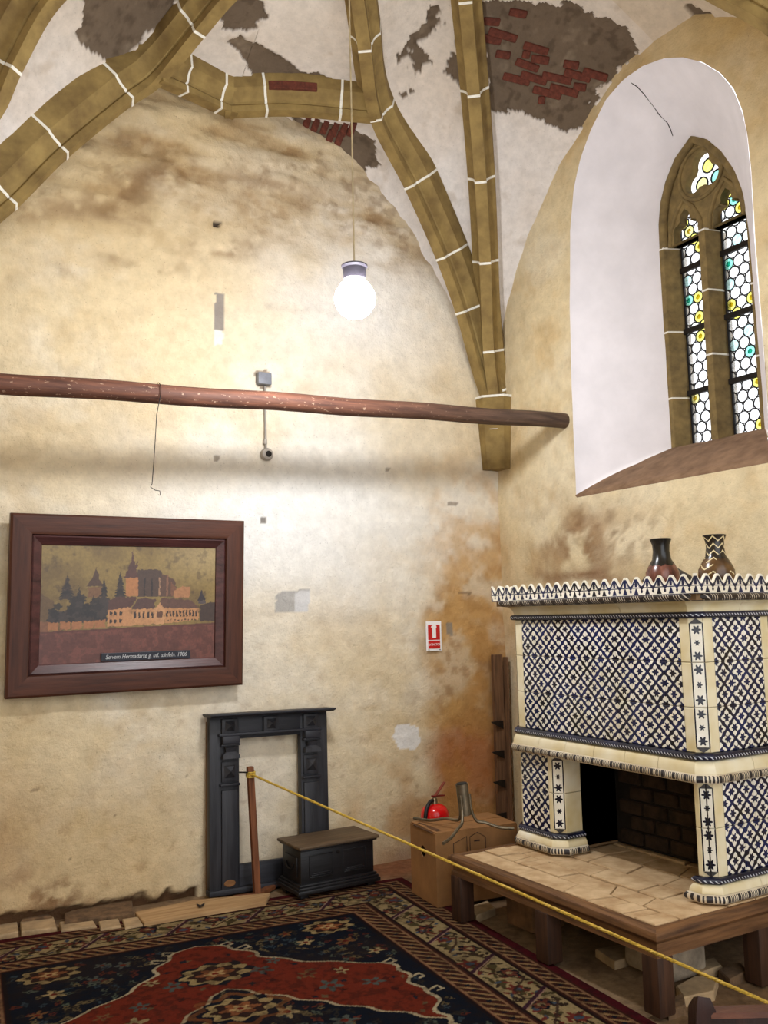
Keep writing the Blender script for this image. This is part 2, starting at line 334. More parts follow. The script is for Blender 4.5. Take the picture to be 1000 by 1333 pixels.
# sill: sloped stone
sx = np.r_[0.03, np.linspace(-0.012, DW + 0.14, 13)]; sy = np.linspace(0, 1, 30); P = []
for x in sx:
    t = np.clip(x / DW, 0, 1.0); ya = -0.836 * (1 - t) + -1.240 * t; yb = -2.338 * (1 - t) + -1.935 * t
    for u in sy: P.append((x, ya + (yb - ya) * u, ZB + (2.665 - ZB) * t ** 0.85 + (0.0 if t == 0 else 0.0)))
P = np.array(P); P[:30, 2] = ZB - 0.05; nn = fbm(P, 6, 4, 47); P[:, 2] += (nn - 0.5) * 0.03 * sstep(0, 0.1, P[:, 0])
link('sill', grid_mesh('sill', P, 14, 30), M['sill'], wall_right, label='worn brown sloping stone sill')
rb = BVHTree.FromPolygons([Vector(p) for p in R.reshape(-1, 3)], [(i * 90 + j, i * 90 + j + 1, (i + 1) * 90 + j + 1, (i + 1) * 90 + j) for i in range(21) for j in range(89)])
ck = []
for p in ((812, 101), (822, 108), (830, 113), (838, 122), (845, 131), (852, 140), (858, 149), (864, 155), (869, 160), (873, 168), (876, 177)):
    h = rb.ray_cast(Vector(CAM), Vector(ray(*p)).normalized())
    if h[0] is not None: ck.append(tuple(h[0]))
if len(ck) > 2: MB().tube(ck, [0.001 + 0.0025 * rng.random() for _ in ck], 5).build('crack', M['iron'], wall_right)
# ---- window
window = empty('window_1', (DW, -1.585, 2.66), kind='structure', label='tall pointed stone window with two leaded lights of round panes')
def wchild(name, mb_or_me, mat, smooth=False, **k):
    me = mb_or_me.mesh(name, smooth) if isinstance(mb_or_me, MB) else mb_or_me
    me.transform(Matrix.Translation((-DW, 1.585, -2.66))); return link(name, me, mat, window, **k)
ZS = 4.02                                                     # where jambs end and tracery starts
LY = ((-1.305, -1.535), (-1.635, -1.865))                       # the two lights
jl = [(0.49, -1.225), (0.49, -1.262), (0.585, -1.305), (0.66, -1.305), (0.66, -1.225)]
jr = [(0.49, -1.945), (0.49, -1.918), (0.585, -1.865), (0.66, -1.865), (0.66, -1.945)]
mu = [(0.485, -1.560), (0.485, -1.610), (0.585, -1.635), (0.66, -1.635), (0.66, -1.535), (0.585, -1.535)]
cuts = {'l': [2.62, 2.99, 3.44, 4.02], 'm': [2.62, 3.20, 3.62, 4.02], 'r': [2.62, 3.1, 3.55, 4.02]}
for pr, cc, nm in ((jl, cuts['l'], 'jamb_block'), (mu, cuts['m'], 'mullion_block'), (jr, cuts['r'], 'jamb_block')):
    for a, b in zip(cc[:-1], cc[1:]):
        wchild(nm, MB().prism(pr, a + 0.004, b - 0.004), M['tracery'])
    for b in cc[1:]:
        cpt = np.mean(pr, 0); wchild('mortar_joint', MB().prism([tuple((np.array(p) - cpt) * 1.015 + cpt) for p in pr], b - 0.006, b + 0.006), M['white_line'])
def arc2(c, r, a0, a1, n=12): return [(c[0] + r * math.cos(math.radians(a0 + (a1 - a0) * k / n)), c[1] + r * math.sin(math.radians(a0 + (a1 - a0) * k / n))) for k in range(n + 1)]
def plate(name, loops, x0, x1, bev, mat, **k):                  # (y,z) loops, the first the outline, the rest holes
    cu = bpy.data.curves.new(name, 'CURVE'); cu.dimensions = '2D'; cu.fill_mode = 'BOTH'; cu.extrude = (x1 - x0) / 2 - bev; cu.bevel_depth = bev; cu.offset = -bev
    for lp in loops:
        s = cu.splines.new('POLY'); s.points.add(len(lp) - 1); s.use_cyclic_u = True
        for i, p in enumerate(lp): s.points[i].co = (p[0], p[1], 0, 1)
    ob = bpy.data.objects.new('tmp', cu); COL.objects.link(ob); dg = bpy.context.evaluated_depsgraph_get()
    me = bpy.data.meshes.new_from_object(ob.evaluated_get(dg)); bpy.data.objects.remove(ob)
    me.materials.clear(); me.transform(Matrix(((0, 0, 1, (x0 + x1) / 2), (1, 0, 0, 0), (0, 1, 0, 0), (0, 0, 0, 1)))); return me
def head(yl, yr, z0):                                           # trefoil-pointed light head
    yc = (yl + yr) / 2; h = (yl - yr) / 2
    right = [(yr, z0), (yr, z0 + 0.05)] + arc2((yr + 0.055, z0 + 0.085), 0.055, 200, 60, 8) + [(yc - 0.05, z0 + 0.13)] + arc2((yc + 0.01, z0 + 0.165), 0.062, 185, 115, 6) + [(yc, z0 + 0.255)]
    left = [(2 * yc - y, z) for y, z in right[::-1]][1:]
    return right + left
def trefoil(c, d, r):
    p = []
    for k in range(3):
        a = 90 + 120 * k; cc_ = (c[0] + d * math.cos(math.radians(a)), c[1] + d * math.sin(math.radians(a))); p += arc2(cc_, r, a - 105, a + 105, 10)
    return p
archo = [(y, z) for y, z in win_arch if z > 4.025]
outer_l = [(-1.226, ZS)] + archo + [(-1.944, ZS)]
tre = trefoil((-1.572, 4.425), 0.078, 0.066)
wchild('tracery', plate('tracery', [outer_l, head(-1.305, -1.535, ZS), head(-1.635, -1.865, ZS), tre], 0.53, 0.60, 0.012, M['tracery']), M['tracery'], label='carved ochre stone tracery with a trefoil opening')
# raised mouldings: arch order, ring round the trefoil, ogee ribs of the heads
def molding(name, pts, r, x=0.525):
    wchild(name, MB().tube([(x, p[0], p[1]) for p in pts], r, 8), M['tracery'], 60)
ctr2 = np.array([-1.58, 4.1])
molding('arch_moulding', [tuple((np.array(p) - ctr2) * 0.955 + ctr2) for p in outer_l], 0.030, 0.515)
molding('trefoil_ring', arc2((-1.572, 4.43), 0.175, 0, 360, 36), 0.014, 0.528)
for yl, yr in LY:
    yc = (yl + yr) / 2; molding('head_rib', [(yr - 0.02, ZS), (yr - 0.01, ZS + 0.10), (yr + 0.045, ZS + 0.21), (yc, ZS + 0.285), (yl - 0.045, ZS + 0.21), (yl + 0.01, ZS + 0.10), (yl + 0.02, ZS)], 0.016, 0.53)
# glass
def glassmat(name, tint, haze=0.25, cen=None):
    m = bpy.data.materials.new(name); m.use_nodes = True; nt = m.node_tree; nt.nodes.clear()
    o = nt.nodes.new('ShaderNodeOutputMaterial'); t = nt.nodes.new('ShaderNodeBsdfTransparent'); tr = nt.nodes.new('ShaderNodeBsdfTranslucent'); mx = nt.nodes.new('ShaderNodeMixShader'); g = nt.nodes.new('ShaderNodeBsdfGlossy'); m2 = nt.nodes.new('ShaderNodeMixShader')
    tc = nt.nodes.new('ShaderNodeTexCoord'); nz_ = nt.nodes.new('ShaderNodeTexNoise'); nz_.inputs['Scale'].default_value = 30; nt.links.new(tc.outputs['Object'], nz_.inputs[0])
    rp = nt.nodes.new('ShaderNodeValToRGB'); rp.color_ramp.elements[0].position = .3; rp.color_ramp.elements[0].color = L4(tuple(v * 0.93 for v in tint)); rp.color_ramp.elements[1].position = .6; rp.color_ramp.elements[1].color = L4(tint); nt.links.new(nz_.outputs[0], rp.inputs[0])
    nt.links.new(rp.outputs[0], t.inputs[0]); nt.links.new(rp.outputs[0], tr.inputs[0]); g.inputs['Roughness'].default_value = 0.15
    mx.inputs[0].default_value = haze * 0.4; nt.links.new(t.outputs[0], mx.inputs[1]); nt.links.new(tr.outputs[0], mx.inputs[2]); m2.inputs[0].default_value = 0.03
    nt.links.new(mx.outputs[0], m2.inputs[1]); nt.links.new(g.outputs[0], m2.inputs[2]); nt.links.new(m2.outputs[0], o.inputs[0]); return m
GL = {'clear': glassmat('clear_glass', (255, 255, 255)), 'yellow': glassmat('yellow_glass', (248, 244, 176)), 'teal': glassmat('teal_glass', (196, 240, 230)), 'pale': glassmat('pale_glass', (226, 246, 246)), 'dark': glassmat('glass_boss', (96, 120, 60)), 'cream': glassmat('cream_glass', (240, 236, 196))}
RAD = 0.0385; XG = 0.615
disc = {}
for nm in GL:
    if nm == 'dark': continue
    me = MB().lathe([(RAD - 0.003, -0.002), (RAD - 0.003, 0.0015), (0.02, 0.003), (0.006, 0.005)], 18).mesh('roundel'); me.transform(Matrix.Rotation(-math.pi / 2, 4, 'Y')); me.materials.append(GL[nm]); disc[nm] = me
bosses = {}
for nm, tint in (('yellow', (220, 206, 70)), ('teal', (90, 200, 186)), ('cream', (210, 196, 110))):
    b_ = MB().lathe([(0.017, 0), (0.012, 0.003), (0.004, 0.005)], 12).mesh('bull_eye'); b_.transform(Matrix.Rotation(-math.pi / 2, 4, 'Y')); b_.materials.append(glassmat('bull_eye_' + nm, tint)); bosses[nm] = b_
rr = random.Random(3)
for li, (yl, yr) in enumerate(LY):
    z = 2.715; r_ = 0; lead = MB(); ringv = [(RAD * math.cos(2 * math.pi * k / 20), RAD * math.sin(2 * math.pi * k / 20)) for k in range(20)]
    wchild('pane', MB().box((XG + 0.004, (yl + yr) / 2, 3.52), (0.003, yl - yr + 0.03, 1.68)), GL['clear'])
    while z < 4.33:
        ys = [yl - 0.0385 - 0.0767 * k for k in range(3)] if r_ % 2 == 0 else [yl - 0.0767 * k for k in range(0, 4)]
        for y in ys:
            if yr + 0.01 < y < yl - 0.01:
                q = rr.random(); kind = 'clear' if q < .86 else 'yellow' if q < .93 else 'teal' if q < .96 else 'pale' if q < .99 else 'cream'
                if z > 4.15: kind = ('teal', 'yellow', 'clear')[rr.randrange(3)]
                o = link('roundel', disc[kind], None, window); o.location = (XG - DW - 0.001, y + 1.585, z - 2.66)
                if kind in ('yellow', 'teal', 'cream'):
                    b = link('bull_eye', bosses[kind], None, o); b.location = (-0.0035, 0, 0)
            lead.tube([(XG - 0.004, y + a, z + b_) for a, b_ in ringv] + [(XG - 0.004, y + ringv[0][0], z + ringv[0][1])], 0.0042, 5, False)
        z += 0.0668; r_ += 1
    for y in (yl - 0.004, yr + 0.004): lead.box((XG - 0.003, y, 3.5), (0.014, 0.016, 1.7))
    wchild('lead_came', lead, M['lead'], 60)
    for z in (3.02, 3.44, 3.86, ZS + 0.02): wchild('saddle_bar', MB().box((XG - 0.02, (yl + yr) / 2, z), (0.022, yl - yr + 0.04, 0.034)), M['iron'])
for k in range(3):                                              # roundels in the trefoil
    a = math.radians(90 + 120 * k); o = link('roundel', disc[('yellow', 'teal', 'cream')[k]], None, window); o.location = (XG - DW, -1.572 + 0.07 * math.cos(a) + 1.585, 4.425 + 0.07 * math.sin(a) - 2.66); o.scale = (1, 1.25, 1.25)
wchild('pane', MB().box((XG + 0.004, -1.572, 4.42), (0.003, 0.36, 0.40)), GL['clear'])
tl = MB()
for k in range(3):
    a = math.radians(90 + 120 * k); cc_ = (-1.572 + 0.07 * math.cos(a), 4.425 + 0.07 * math.sin(a)); tl.tube([(XG - 0.003, cc_[0] + 0.047 * math.cos(t * math.pi / 10), cc_[1] + 0.047 * math.sin(t * math.pi / 10)) for t in range(21)], 0.006, 5, False)
wchild('lead_came', tl, M['lead'], 60)

# ---- vault: rib undersides follow the photograph, each in its own vertical plane or at the height of its arc
H_RIB = 0.165
def zray(p, z): return fl(p[0], p[1], z)
def vplane(p, p0, d):
    n = np.array([d[1], -d[0], 0.0]); r = ray(*p); return CAM + r * (n @ (np.array([p0[0], p0[1], 0]) - CAM) / (n @ r))
S = np.array([-0.02, -0.02, 3.10]); SL = np.array([-4.2, -0.02, 3.10]); SF = np.array([-0.02, -3.4, 3.10])
J = bk(490, 158, -0.42); K = bk(206, 108, -0.30); Mw = bk(300, 150, -0.10)
U1 = [np.array([-0.10, -0.06, 3.08])] + [vplane(p, (0, 0), J[:2]) for p in ((622, 490), (600, 410), (573, 335), (534, 247))] + [J]
UJ = [J, zray((474, 60), 5.02), zray((465, 0), 5.16)]; UJ.append(UJ[-1] + (UJ[-1] - UJ[-2]) * 0.9 + np.array([0, 0, -0.06]))
U2 = [np.array([-0.09, -0.11, 3.08])] + [zray(p, z) for p, z in (((636, 455), 3.52), ((632, 345), 4.07), ((626, 240), 4.52), ((617, 125), 4.93), ((611, 60), 5.10), ((606, 0), 5.22))]
U2.append(np.array([U2[-1][0] + 0.28 * (U2[-1][0] + 0.1), -1.72, 5.30]))
UK = [K, zray((262, 42), 4.97), zray((295, 3), 5.07)]; UK.append(UK[-1] + (UK[-1] - UK[-2]) * 1.5 + np.array([0, 0, -0.06]))
dK = K[:2] - SL[:2]
U3 = [np.array([-4.05, -0.06, 3.16]), np.array([-3.80, -0.12, 3.50])] + [vplane(p, SL[:2], dK) for p in ((20, 270), (85, 205), (172, 133))] + [K]
U0 = [np.array([-4.08, -0.12, 3.16]), np.array([-3.88, -0.32, 3.70])] + [vplane(p, (-4.2, 0), (1, -1)) for p in ((0, 140), (22, 90), (75, 0))] + [np.array([-2.95, -1.25, 5.10]), np.array([-2.5, -1.72, 5.28])]
U9 = [np.array([-0.14, -3.28, 3.16]), np.array([-0.30, -3.12, 3.80])] + [vplane(p, (0, -3.4), (-1, 1)) for p in ((1000, 40), (930, 0))] + [np.array([-1.05, -2.30, 4.98]), np.array([U2[-1][0], -1.72, 5.30])]
UM1 = [K, bk(245, 125, -0.19), bk(285, 144, -0.11), Mw]; UM2 = [Mw, bk(380, 148, -0.22), J]
def smooth_curve(pts, n=60):                                    # Catmull-Rom, centripetal-ish by chord
    p = np.array(pts); d = np.r_[0, np.cumsum(np.linalg.norm(np.diff(p, axis=0), axis=1))]
    t = np.linspace(0, d[-1], n); m = np.zeros_like(p); m[1:-1] = (p[2:] - p[:-2]) / (d[2:] - d[:-2])[:, None]; m[0] = (p[1] - p[0]) / (d[1] - d[0]); m[-1] = (p[-1] - p[-2]) / (d[-1] - d[-2])
    i = np.clip(np.searchsorted(d, t, 'right') - 1, 0, len(p) - 2); h = (d[i + 1] - d[i])[:, None]; u = ((t - d[i]) / (d[i + 1] - d[i]))[:, None]
    return (2 * u**3 - 3 * u**2 + 1) * p[i] + (u**3 - 2 * u**2 + u) * h * m[i] + (-2 * u**3 + 3 * u**2) * p[i + 1] + (u**3 - u**2) * h * m[i + 1]
def frames(cv, inner):                                          # tangent, inward normal (in the vertical plane), lateral
    T = np.gradient(cv, axis=0); T /= np.linalg.norm(T, axis=1)[:, None]
    B_ = np.cross(T, [0, 0, 1.0]); B_ /= np.linalg.norm(B_, axis=1)[:, None] + 1e-9; N = np.cross(B_, T)
    s = np.sign(N[:, 2]); N = N * np.where(s > 0, -1, 1)[:, None]
    for k in range(1, len(B_)):
        if B_[k] @ B_[k - 1] < 0: B_[k] *= -1
    if len(B_) > 60:
        for _ in range(3):
            q = np.concatenate([B_[:1]] * 7 + [B_] + [B_[-1:]] * 7); B_ = np.stack([np.convolve(q[:, k], np.ones(15) / 15, 'valid') for k in range(3)], 1)
        B_ -= T * np.sum(B_ * T, 1)[:, None]; B_ /= np.linalg.norm(B_, axis=1)[:, None]; N2 = np.cross(B_, T); N = N2 * np.sign(np.sum(N2 * N, 1))[:, None]
    return T, N, B_
RW = 0.094
PROF = [(-RW, -0.09), (-RW, 0.030), (-0.074, 0.045), (-0.056, 0.070), (-0.045, 0.104), (-0.030, 0.112), (-0.040, 0.124), (-0.040, H_RIB), (0.040, H_RIB), (0.040, 0.124), (0.030, 0.112), (0.045, 0.104), (0.056, 0.070), (0.074, 0.045), (RW, 0.030), (RW, -0.09)]
def web_of(cv): T, N, B_ = frames(cv, None); return cv - N * H_RIB
trim_n = [0]
def rib(pts, joints, label, n=90, ends=(0.0, 0.0)):
    trim_n[0] += 1; e0 = np.array(pts[0]) - np.array(pts[1]); e1 = np.array(pts[-1]) - np.array(pts[-2]); pts = [pts[0] + e0 / np.linalg.norm(e0) * ends[0]] * (ends[0] > 0) + list(pts) + [pts[-1] + e1 / np.linalg.norm(e1) * ends[1]] * (ends[1] > 0)
    cv = smooth_curve(pts, n); T, N, B_ = frames(cv, None); W = cv - N * H_RIB
    root = empty('trim_%d' % trim_n[0], tuple(cv[0]), kind='structure', label=label)
    pxs = np.stack(proj(cv), 1); ks = sorted(set([int(np.argmin(np.hypot(pxs[:, 0] - j[0], pxs[:, 1] - j[1]))) for j in joints if j]))
    bounds = [0] + [k for k in ks if 2 < k < n - 3] + [n - 1]
    def ring(i, sc=1.0, sh=0.0):
        p = W[i] + T[i] * sh; return [tuple(p + B_[i] * u * sc + N[i] * (v * sc if v > 0 else v)) for u, v in PROF]
    for a, b in zip(bounds[:-1], bounds[1:]):
        rings = []
        for i in range(a, b + 1):
            sh = 0.004 if i == a else (-0.004 if i == b else 0); rings.append(ring(i, 1.0, sh))
        mb = MB().loft([[tuple(np.array(p) - cv[0]) for p in r] for r in rings]); mb.build('voussoir', M['rib'], root, 25)
    for k in bounds[1:-1]:
        mb = MB().loft([[tuple(np.array(p) - cv[0]) for p in ring(k, 1.02, s)] for s in (-0.008, 0.008)]); mb.build('mortar_joint', M['white_line'], root)
    return cv, W
def split(cv, W, p): k = int(np.argmin(np.linalg.norm(cv - p, axis=1))); return W[:k + 1], W[k:]
c1, W1J = rib(U1 + UJ[1:], [(600, 407), (572, 336), (535, 245), (628, 520), (487, 156), (473, 65)], 'ochre stone rib bending at the star junction beside the lamp cord', 130); W1, WJ = split(c1, W1J, J)
c2, W2 = rib(U2, [(636, 455), (632, 345), (626, 240), (617, 122), (606, 2)], 'tall ochre stone rib rising from the corner springer towards the vault crown')
c3, W3K = rib(U3 + UK[1:], [(8, 258), (76, 192), (167, 122), (257, 42)], 'long ochre stone rib along the arched top of the picture wall', 130); W3, WK = split(c3, W3K, K)
c0, W0 = rib(U0, [(22, 92)], 'outermost ochre stone rib crossing the limewashed vault past the grey bare patch')
c9, W9 = rib(U9, [(902, 0)], 'ochre stone rib above the round head of the window niche')
cM1, WM1 = rib(UM1, [(240, 118), (286, 140)], 'short ochre link rib sloping from the fork to the lunette apex', 30, (0, 0.04))
cM2, WM2 = rib(UM2, [(350, 148), (441, 150)], 'short level ochre link rib with exposed brick above the lunette', 30, (0.04, 0))
# springer shaft in the corner
trim_n[0] += 1
spr = empty('trim_%d' % trim_n[0], (0, 0, 2.66), kind='structure', label='tapered ochre springer stone ending in the corner above the pole')
def shaft(z): k = 0.70 + 0.20 * (z - 2.66) / 0.5; return [(-0.0, -0.21 * k), (-0.075 * k, -0.205 * k), (-0.20 * k, -0.085 * k), (-0.205 * k, 0.0), (0.03, 0.03)]
for a, b in ((0.0, 0.52),):
    MB().loft([[(x, y, z - 2.66) for x, y in shaft(z)] for z in (2.66, 2.80, 3.0, 3.19)]).build('springer_block', M['rib'], spr, 30)
MB().loft([[(x * 1.02 - 0.003, y * 1.02 - 0.003, z - 2.66) for x, y in shaft(z)] for z in (3.187, 3.203)]).build('mortar_joint', M['white_line'], spr)
trim_n[0] += 1
spr2 = empty('trim_%d' % trim_n[0], (0, -3.4, 2.66), kind='structure', label='tapered ochre springer stone on the window wall beyond the niche')
def shaft2(z): k = 0.75 + 0.25 * (z - 2.66) / 0.5; return [(0.03, 0.19 * k), (-0.08 * k, 0.19 * k), (-0.20 * k, 0.09 * k), (-0.20 * k, -0.09 * k), (-0.08 * k, -0.19 * k), (0.03, -0.19 * k)]
MB().loft([[(x, y, z - 2.66) for x, y in shaft2(z)] for z in (2.66, 2.85, 3.22)]).build('springer_block', M['rib'], spr2, 30)
# webs
lun_px = ((612, 490), (600, 440), (580, 390), (560, 350), (525, 295), (490, 250), (450, 210), (420, 187), (390, 165))
lunR = [np.array([-0.14, 0.02, 3.0])] + [bk(*p, 0.02) for p in lun_px] + [np.array([-1.80, 0.02, 5.03]), np.array([-2.12, 0.02, 5.05])]
lunL = [np.array([-4.15, 0.02, 3.0])] + [np.array([-4.2 - q[0], 0.02, q[2]]) for q in lunR[1:]]
form_px = ((655, 450), (664, 400), (690, 312), (735, 215), (775, 150), (812, 92))
formR = [np.array([0.02, -0.06, 3.0])] + [rt(*p, 0.02) for p in form_px] + [np.array([0.02, -1.72, 5.07])]
formF = [np.array([0.02, -3.36, 3.0])] + [np.array([0.02, -3.44 - q[1], q[2]]) for q in formR[1:-1]] + [np.array([0.02, -1.72, 5.07])]
formL = [np.array([-4.22 - q[0], q[1], q[2]]) for q in formR]
def ext(*cs): return np.concatenate([c_ if i == 0 else c_[1:] for i, c_ in enumerate(cs)])
def loft_pts(A, B, nu, nv, bulge=0.05, down=np.array([0, 0, 1.0])):
    A = resample([tuple(p) for p in A], nu, False); B = resample([tuple(p) for p in B], nu, False)
    t = np.linspace(0, 1, nu)[:, None, None]; s = np.linspace(0, 1, nv)[None, :, None]
    return A[:, None, :] * (1 - s) + B[:, None, :] * s + down * (4 * s * (1 - s)) * bulge * np.minimum(1, t * 2)
webs = []
Z = lambda px_, py_, sc, ox, oy: (ox + px_ / sc, oy + py_ / sc)
GREY = [([(95, 0), (440, 20), (480, 0), (600, 20), (620, 60), (700, 80), (820, 130), (850, 190), (890, 270), (790, 370), (740, 440), (660, 540), (620, 630), (520, 660), (460, 630), (380, 600), (300, 560), (220, 570), (150, 550), (130, 300)], 3.846, 600, 0),
        ([(395, 15), (440, 20), (480, 60), (490, 100), (505, 290), (440, 235), (470, 180), (420, 190), (370, 240), (360, 300), (300, 340), (255, 370), (235, 300), (300, 180), (340, 120), (400, 70)], 2.5, 400, 0),
        ([(590, 0), (690, 0), (700, 50), (650, 80), (590, 80), (570, 40)], 2.0, 0, 0), ([(605, 110), (640, 95), (700, 130), (780, 180), (850, 195), (905, 240), (800, 232), (700, 226), (655, 200), (640, 160)], 2.0, 0, 0),
        ([(232, -30), (480, -30), (470, 10), (385, 90), (345, 155), (270, 168), (240, 140), (206, 90), (215, 40)], 2.0, 0, 0),
        ([(750, 305), (900, 325), (975, 360), (995, 430), (925, 462), (870, 425), (800, 352)], 2.0, 0, 0),
        ([(315, 35), (360, 45), (540, 130), (600, 225), (520, 240), (420, 230), (370, 140)], 6.25, 840, 0)]
GREY = [[Z(x, y, s, ox, oy) for x, y in poly] for poly, s, ox, oy in GREY]
ceiling = empty('ceiling', (-2.1, -1.7, 5.3), kind='structure', label='limewashed ribbed vault with bare grey patches and exposed bricks')
def web(A, B, nu, nv, bulge=0.05, warm=0.0):
    Q = loft_pts(A, B, nu, nv, bulge); P = Q.reshape(-1, 3)
    du = np.gradient(Q, axis=0); dv = np.gradient(Q, axis=1); N = np.cross(du, dv).reshape(-1, 3); N /= np.linalg.norm(N, axis=1)[:, None] + 1e-9
    ctrp = np.array([-2.1, -1.7, 3.0]); s = np.sign(np.sum(N * (ctrp - P), 1)); N *= s[:, None]
    px, py = proj(P); n1 = fbm(P, 2, 4, 61); n2 = fbm(P, 7, 4, 65); n3 = fbm(P, 22, 3, 69)
    jx = px + (n2 - 0.5) * 26 + (n3 - 0.5) * 16; jy = py + (n1 - 0.5) * 20 + (n3 - 0.5) * 18
    c = np.tile(lin((232, 224, 217)), (len(P), 1)); c = mixc(c, sstep(0.45, 0.7, n1) * 0.5, (220, 205, 190)); c = mixc(c, sstep(260, 0, py) * (0.35 + warm), (206, 184, 150)); c = mixc(c, sstep(0.62, 0.75, n2) * 0.3, (172, 146, 112))
    g = np.zeros(len(P))
    for gi, poly in enumerate(GREY): g = np.maximum(g, inpoly(jx, jy, poly) * (sstep(.44, .47, n2) if gi == 1 else 1.0))
    halo = np.zeros(len(P))
    c = mixc(c, g, (112, 96, 79)); c = mixc(c, g * sstep(0.55, 0.7, n3) * 0.6, (80, 66, 52)); c = mixc(c, g * sstep(0.60, 0.75, n2) * 0.35, (158, 140, 118))
    P = P + N * ((n1 - 0.5) * 0.02 + (n3 - 0.5) * 0.006)[:, None] - N * (g * 0.016)[:, None]
    me = grid_mesh('web', P - np.array([-2.1, -1.7, 5.3]), nu, nv, c); link('web', me, M['web'], ceiling); webs.append(P.reshape(nu, nv, 3)); return P
stub1 = np.array([[-0.14, -0.10, 2.95]]); stub2 = np.array([[-0.10, -0.14, 2.95]])
web(ext(stub1, W1, WJ), ext(stub2, W2), 220, 130, 0.10)                     # between the two corner ribs
web(ext(stub1, W1, WM2[::-1]), np.array(lunR), 220, 60, 0.03)             # rib to picture wall
RID = np.array([[U2[-1][0], -1.72, 5.46]]); W2e = np.concatenate([W2[:-1], RID]); W9e = np.concatenate([W9[:-1], RID])
web(ext(stub2, W2e), np.array(formR), 250, 190, 0.10)                      # rib to window wall
web(ext(np.array([[-0.10, -3.30, 2.95]]), W9e), np.array(formF), 110, 80, 0.10, 0.3)
web(ext(np.array([[-4.1, -0.05, 2.95]]), W3, WM1), np.array(lunL), 120, 30, 0.02)
web(ext(np.array([[-4.1, -0.05, 2.95]]), W3, WK), ext(np.array([[-4.1, -0.10, 2.95]]), W0), 190, 110, 0.08)
web(ext(np.array([[-4.1, -0.10, 2.95]]), W0), np.array(formL), 90, 50, 0.08)
# between the two rising ribs, closed below by the link ribs
nu, nv = 120, 160; A = resample([tuple(p) for p in WK], nu, False); B = resample([tuple(p) for p in WJ], nu, False); base = resample([tuple(p) for p in ext(WM1, WM2)], nv, False)
t = np.linspace(0, 1, nu)[:, None, None]; s = np.linspace(0, 1, nv)[None, :, None]
Q = A[:, None] * (1 - s) + B[:, None] * s; Q = Q + (base[None] - (A[0] * (1 - s) + B[0] * s)) * (1 - t) ** 2 + np.array([0, 0, 1.0]) * 4 * s * (1 - s) * 0.10 * t
_lp = loft_pts; loft_pts = lambda *a, **k: Q
web(None, None, nu, nv); loft_pts = _lp
# unseen flat slab over the vault, added to block sky light
MB().box((-0.75, -1.85, 0.36), (6.0, 7.2, 0.06)).build('sky_block_slab', M['web'], ceiling)
set_col(bpy.data.objects['sky_block_slab'].data, np.tile(lin((206, 188, 160)), (8, 1)))
bvhs = [BVHTree.FromPolygons([Vector(p) for p in Wb.reshape(-1, 3)], [(i * Wb.shape[1] + j, i * Wb.shape[1] + j + 1, (i + 1) * Wb.shape[1] + j + 1, (i + 1) * Wb.shape[1] + j) for i in range(Wb.shape[0] - 1) for j in range(Wb.shape[1] - 1)]) for Wb in webs]
def hit(px_, py_):
    d = Vector(ray(px_, py_)).normalized(); best = None
    for b in bvhs:
        h = b.ray_cast(Vector(CAM), d)
        if h[0] is not None and (best is None or h[3] < best[3]): best = h
    return best
brick_boxes = [Z(x, y, 3.846, 600, 0) + Z(x2, y2, 3.846, 600, 0) for x, y, x2, y2 in ((108, 92, 198, 122), (135, 140, 285, 208), (112, 178, 205, 218), (172, 255, 250, 290), (310, 212, 442, 272), (306, 258, 348, 286), (350, 280, 445, 315), (272, 293, 393, 358), (297, 357, 435, 422), (207, 366, 350, 424), (402, 362, 560, 418), (442, 421, 593, 483), (357, 432, 508, 494), (512, 305, 594, 340), (514, 346, 655, 408), (607, 343, 738, 403), (562, 420, 630, 450), (386, 488, 424, 512), (240, 45, 334, 85))]
def put_brick(x0, y0, x1, y1, th, name='brick', slant=1):
    ins = th * 0.32; a = hit(x0, y0 + ins); b = hit(x1, y1 - ins); m = hit((x0 + x1) / 2, (y0 + y1) / 2)
    if not (a and b and m): return
    A_, B2, C_ = Vector(a[0]), Vector(b[0]), Vector(m[0]); n = Vector(m[1]);
    if n.dot(Vector(CAM) - C_) < 0: n = -n
    u = (B2 - A_); ln = u.length; u.normalize(); v = n.cross(u).normalized(); n = u.cross(v).normalized() if u.cross(v).dot(n) > 0 else -u.cross(v).normalized()
    dd = (C_ - Vector(CAM)).length; hgt = th * dd / F * 1.0; ln *= 0.94
    R3 = Matrix((u, v, n)).transposed(); mb = MB().bbox((0, 0, 0), (ln, hgt, 0.05), 0.006, 1, tilt=R3)
    o = mb.build(name, M['brick'], ceiling); o.location = C_ - n * 0.012 - Vector((-2.1, -1.7, 5.3))
for b in brick_boxes: put_brick(*b, 9.0)
for x, y in ((400, 158), (411, 162), (423, 165), (436, 168), (448, 168), (458, 168), (418, 175), (430, 178), (442, 180)): put_brick(x - 3.5, y + 7, x + 3.5, y - 7, 8.0)
# exposed brick on the level link rib
Tm, Nm, Bm = frames(cM2, None); pm = np.stack(proj(cM2), 1)
for x in (366, 396):
    k = int(np.argmin(np.abs(pm[:, 0] - x))); b_ = Bm[k] if Bm[k][1] < 0 else -Bm[k]; R3 = Matrix((Vector(Tm[k]), Vector(b_), Vector(Tm[k]).cross(Vector(b_)))).transposed()
    o = MB().bbox((0, 0, 0), (0.17, 0.05, 0.05), 0.003, 1, tilt=R3).build('brick', M['brick'], bpy.data.objects['trim_7']); o.location = Vector(WM2[k] + b_ * (RW - 0.020) + Nm[k] * 0.022 - cM2[0])

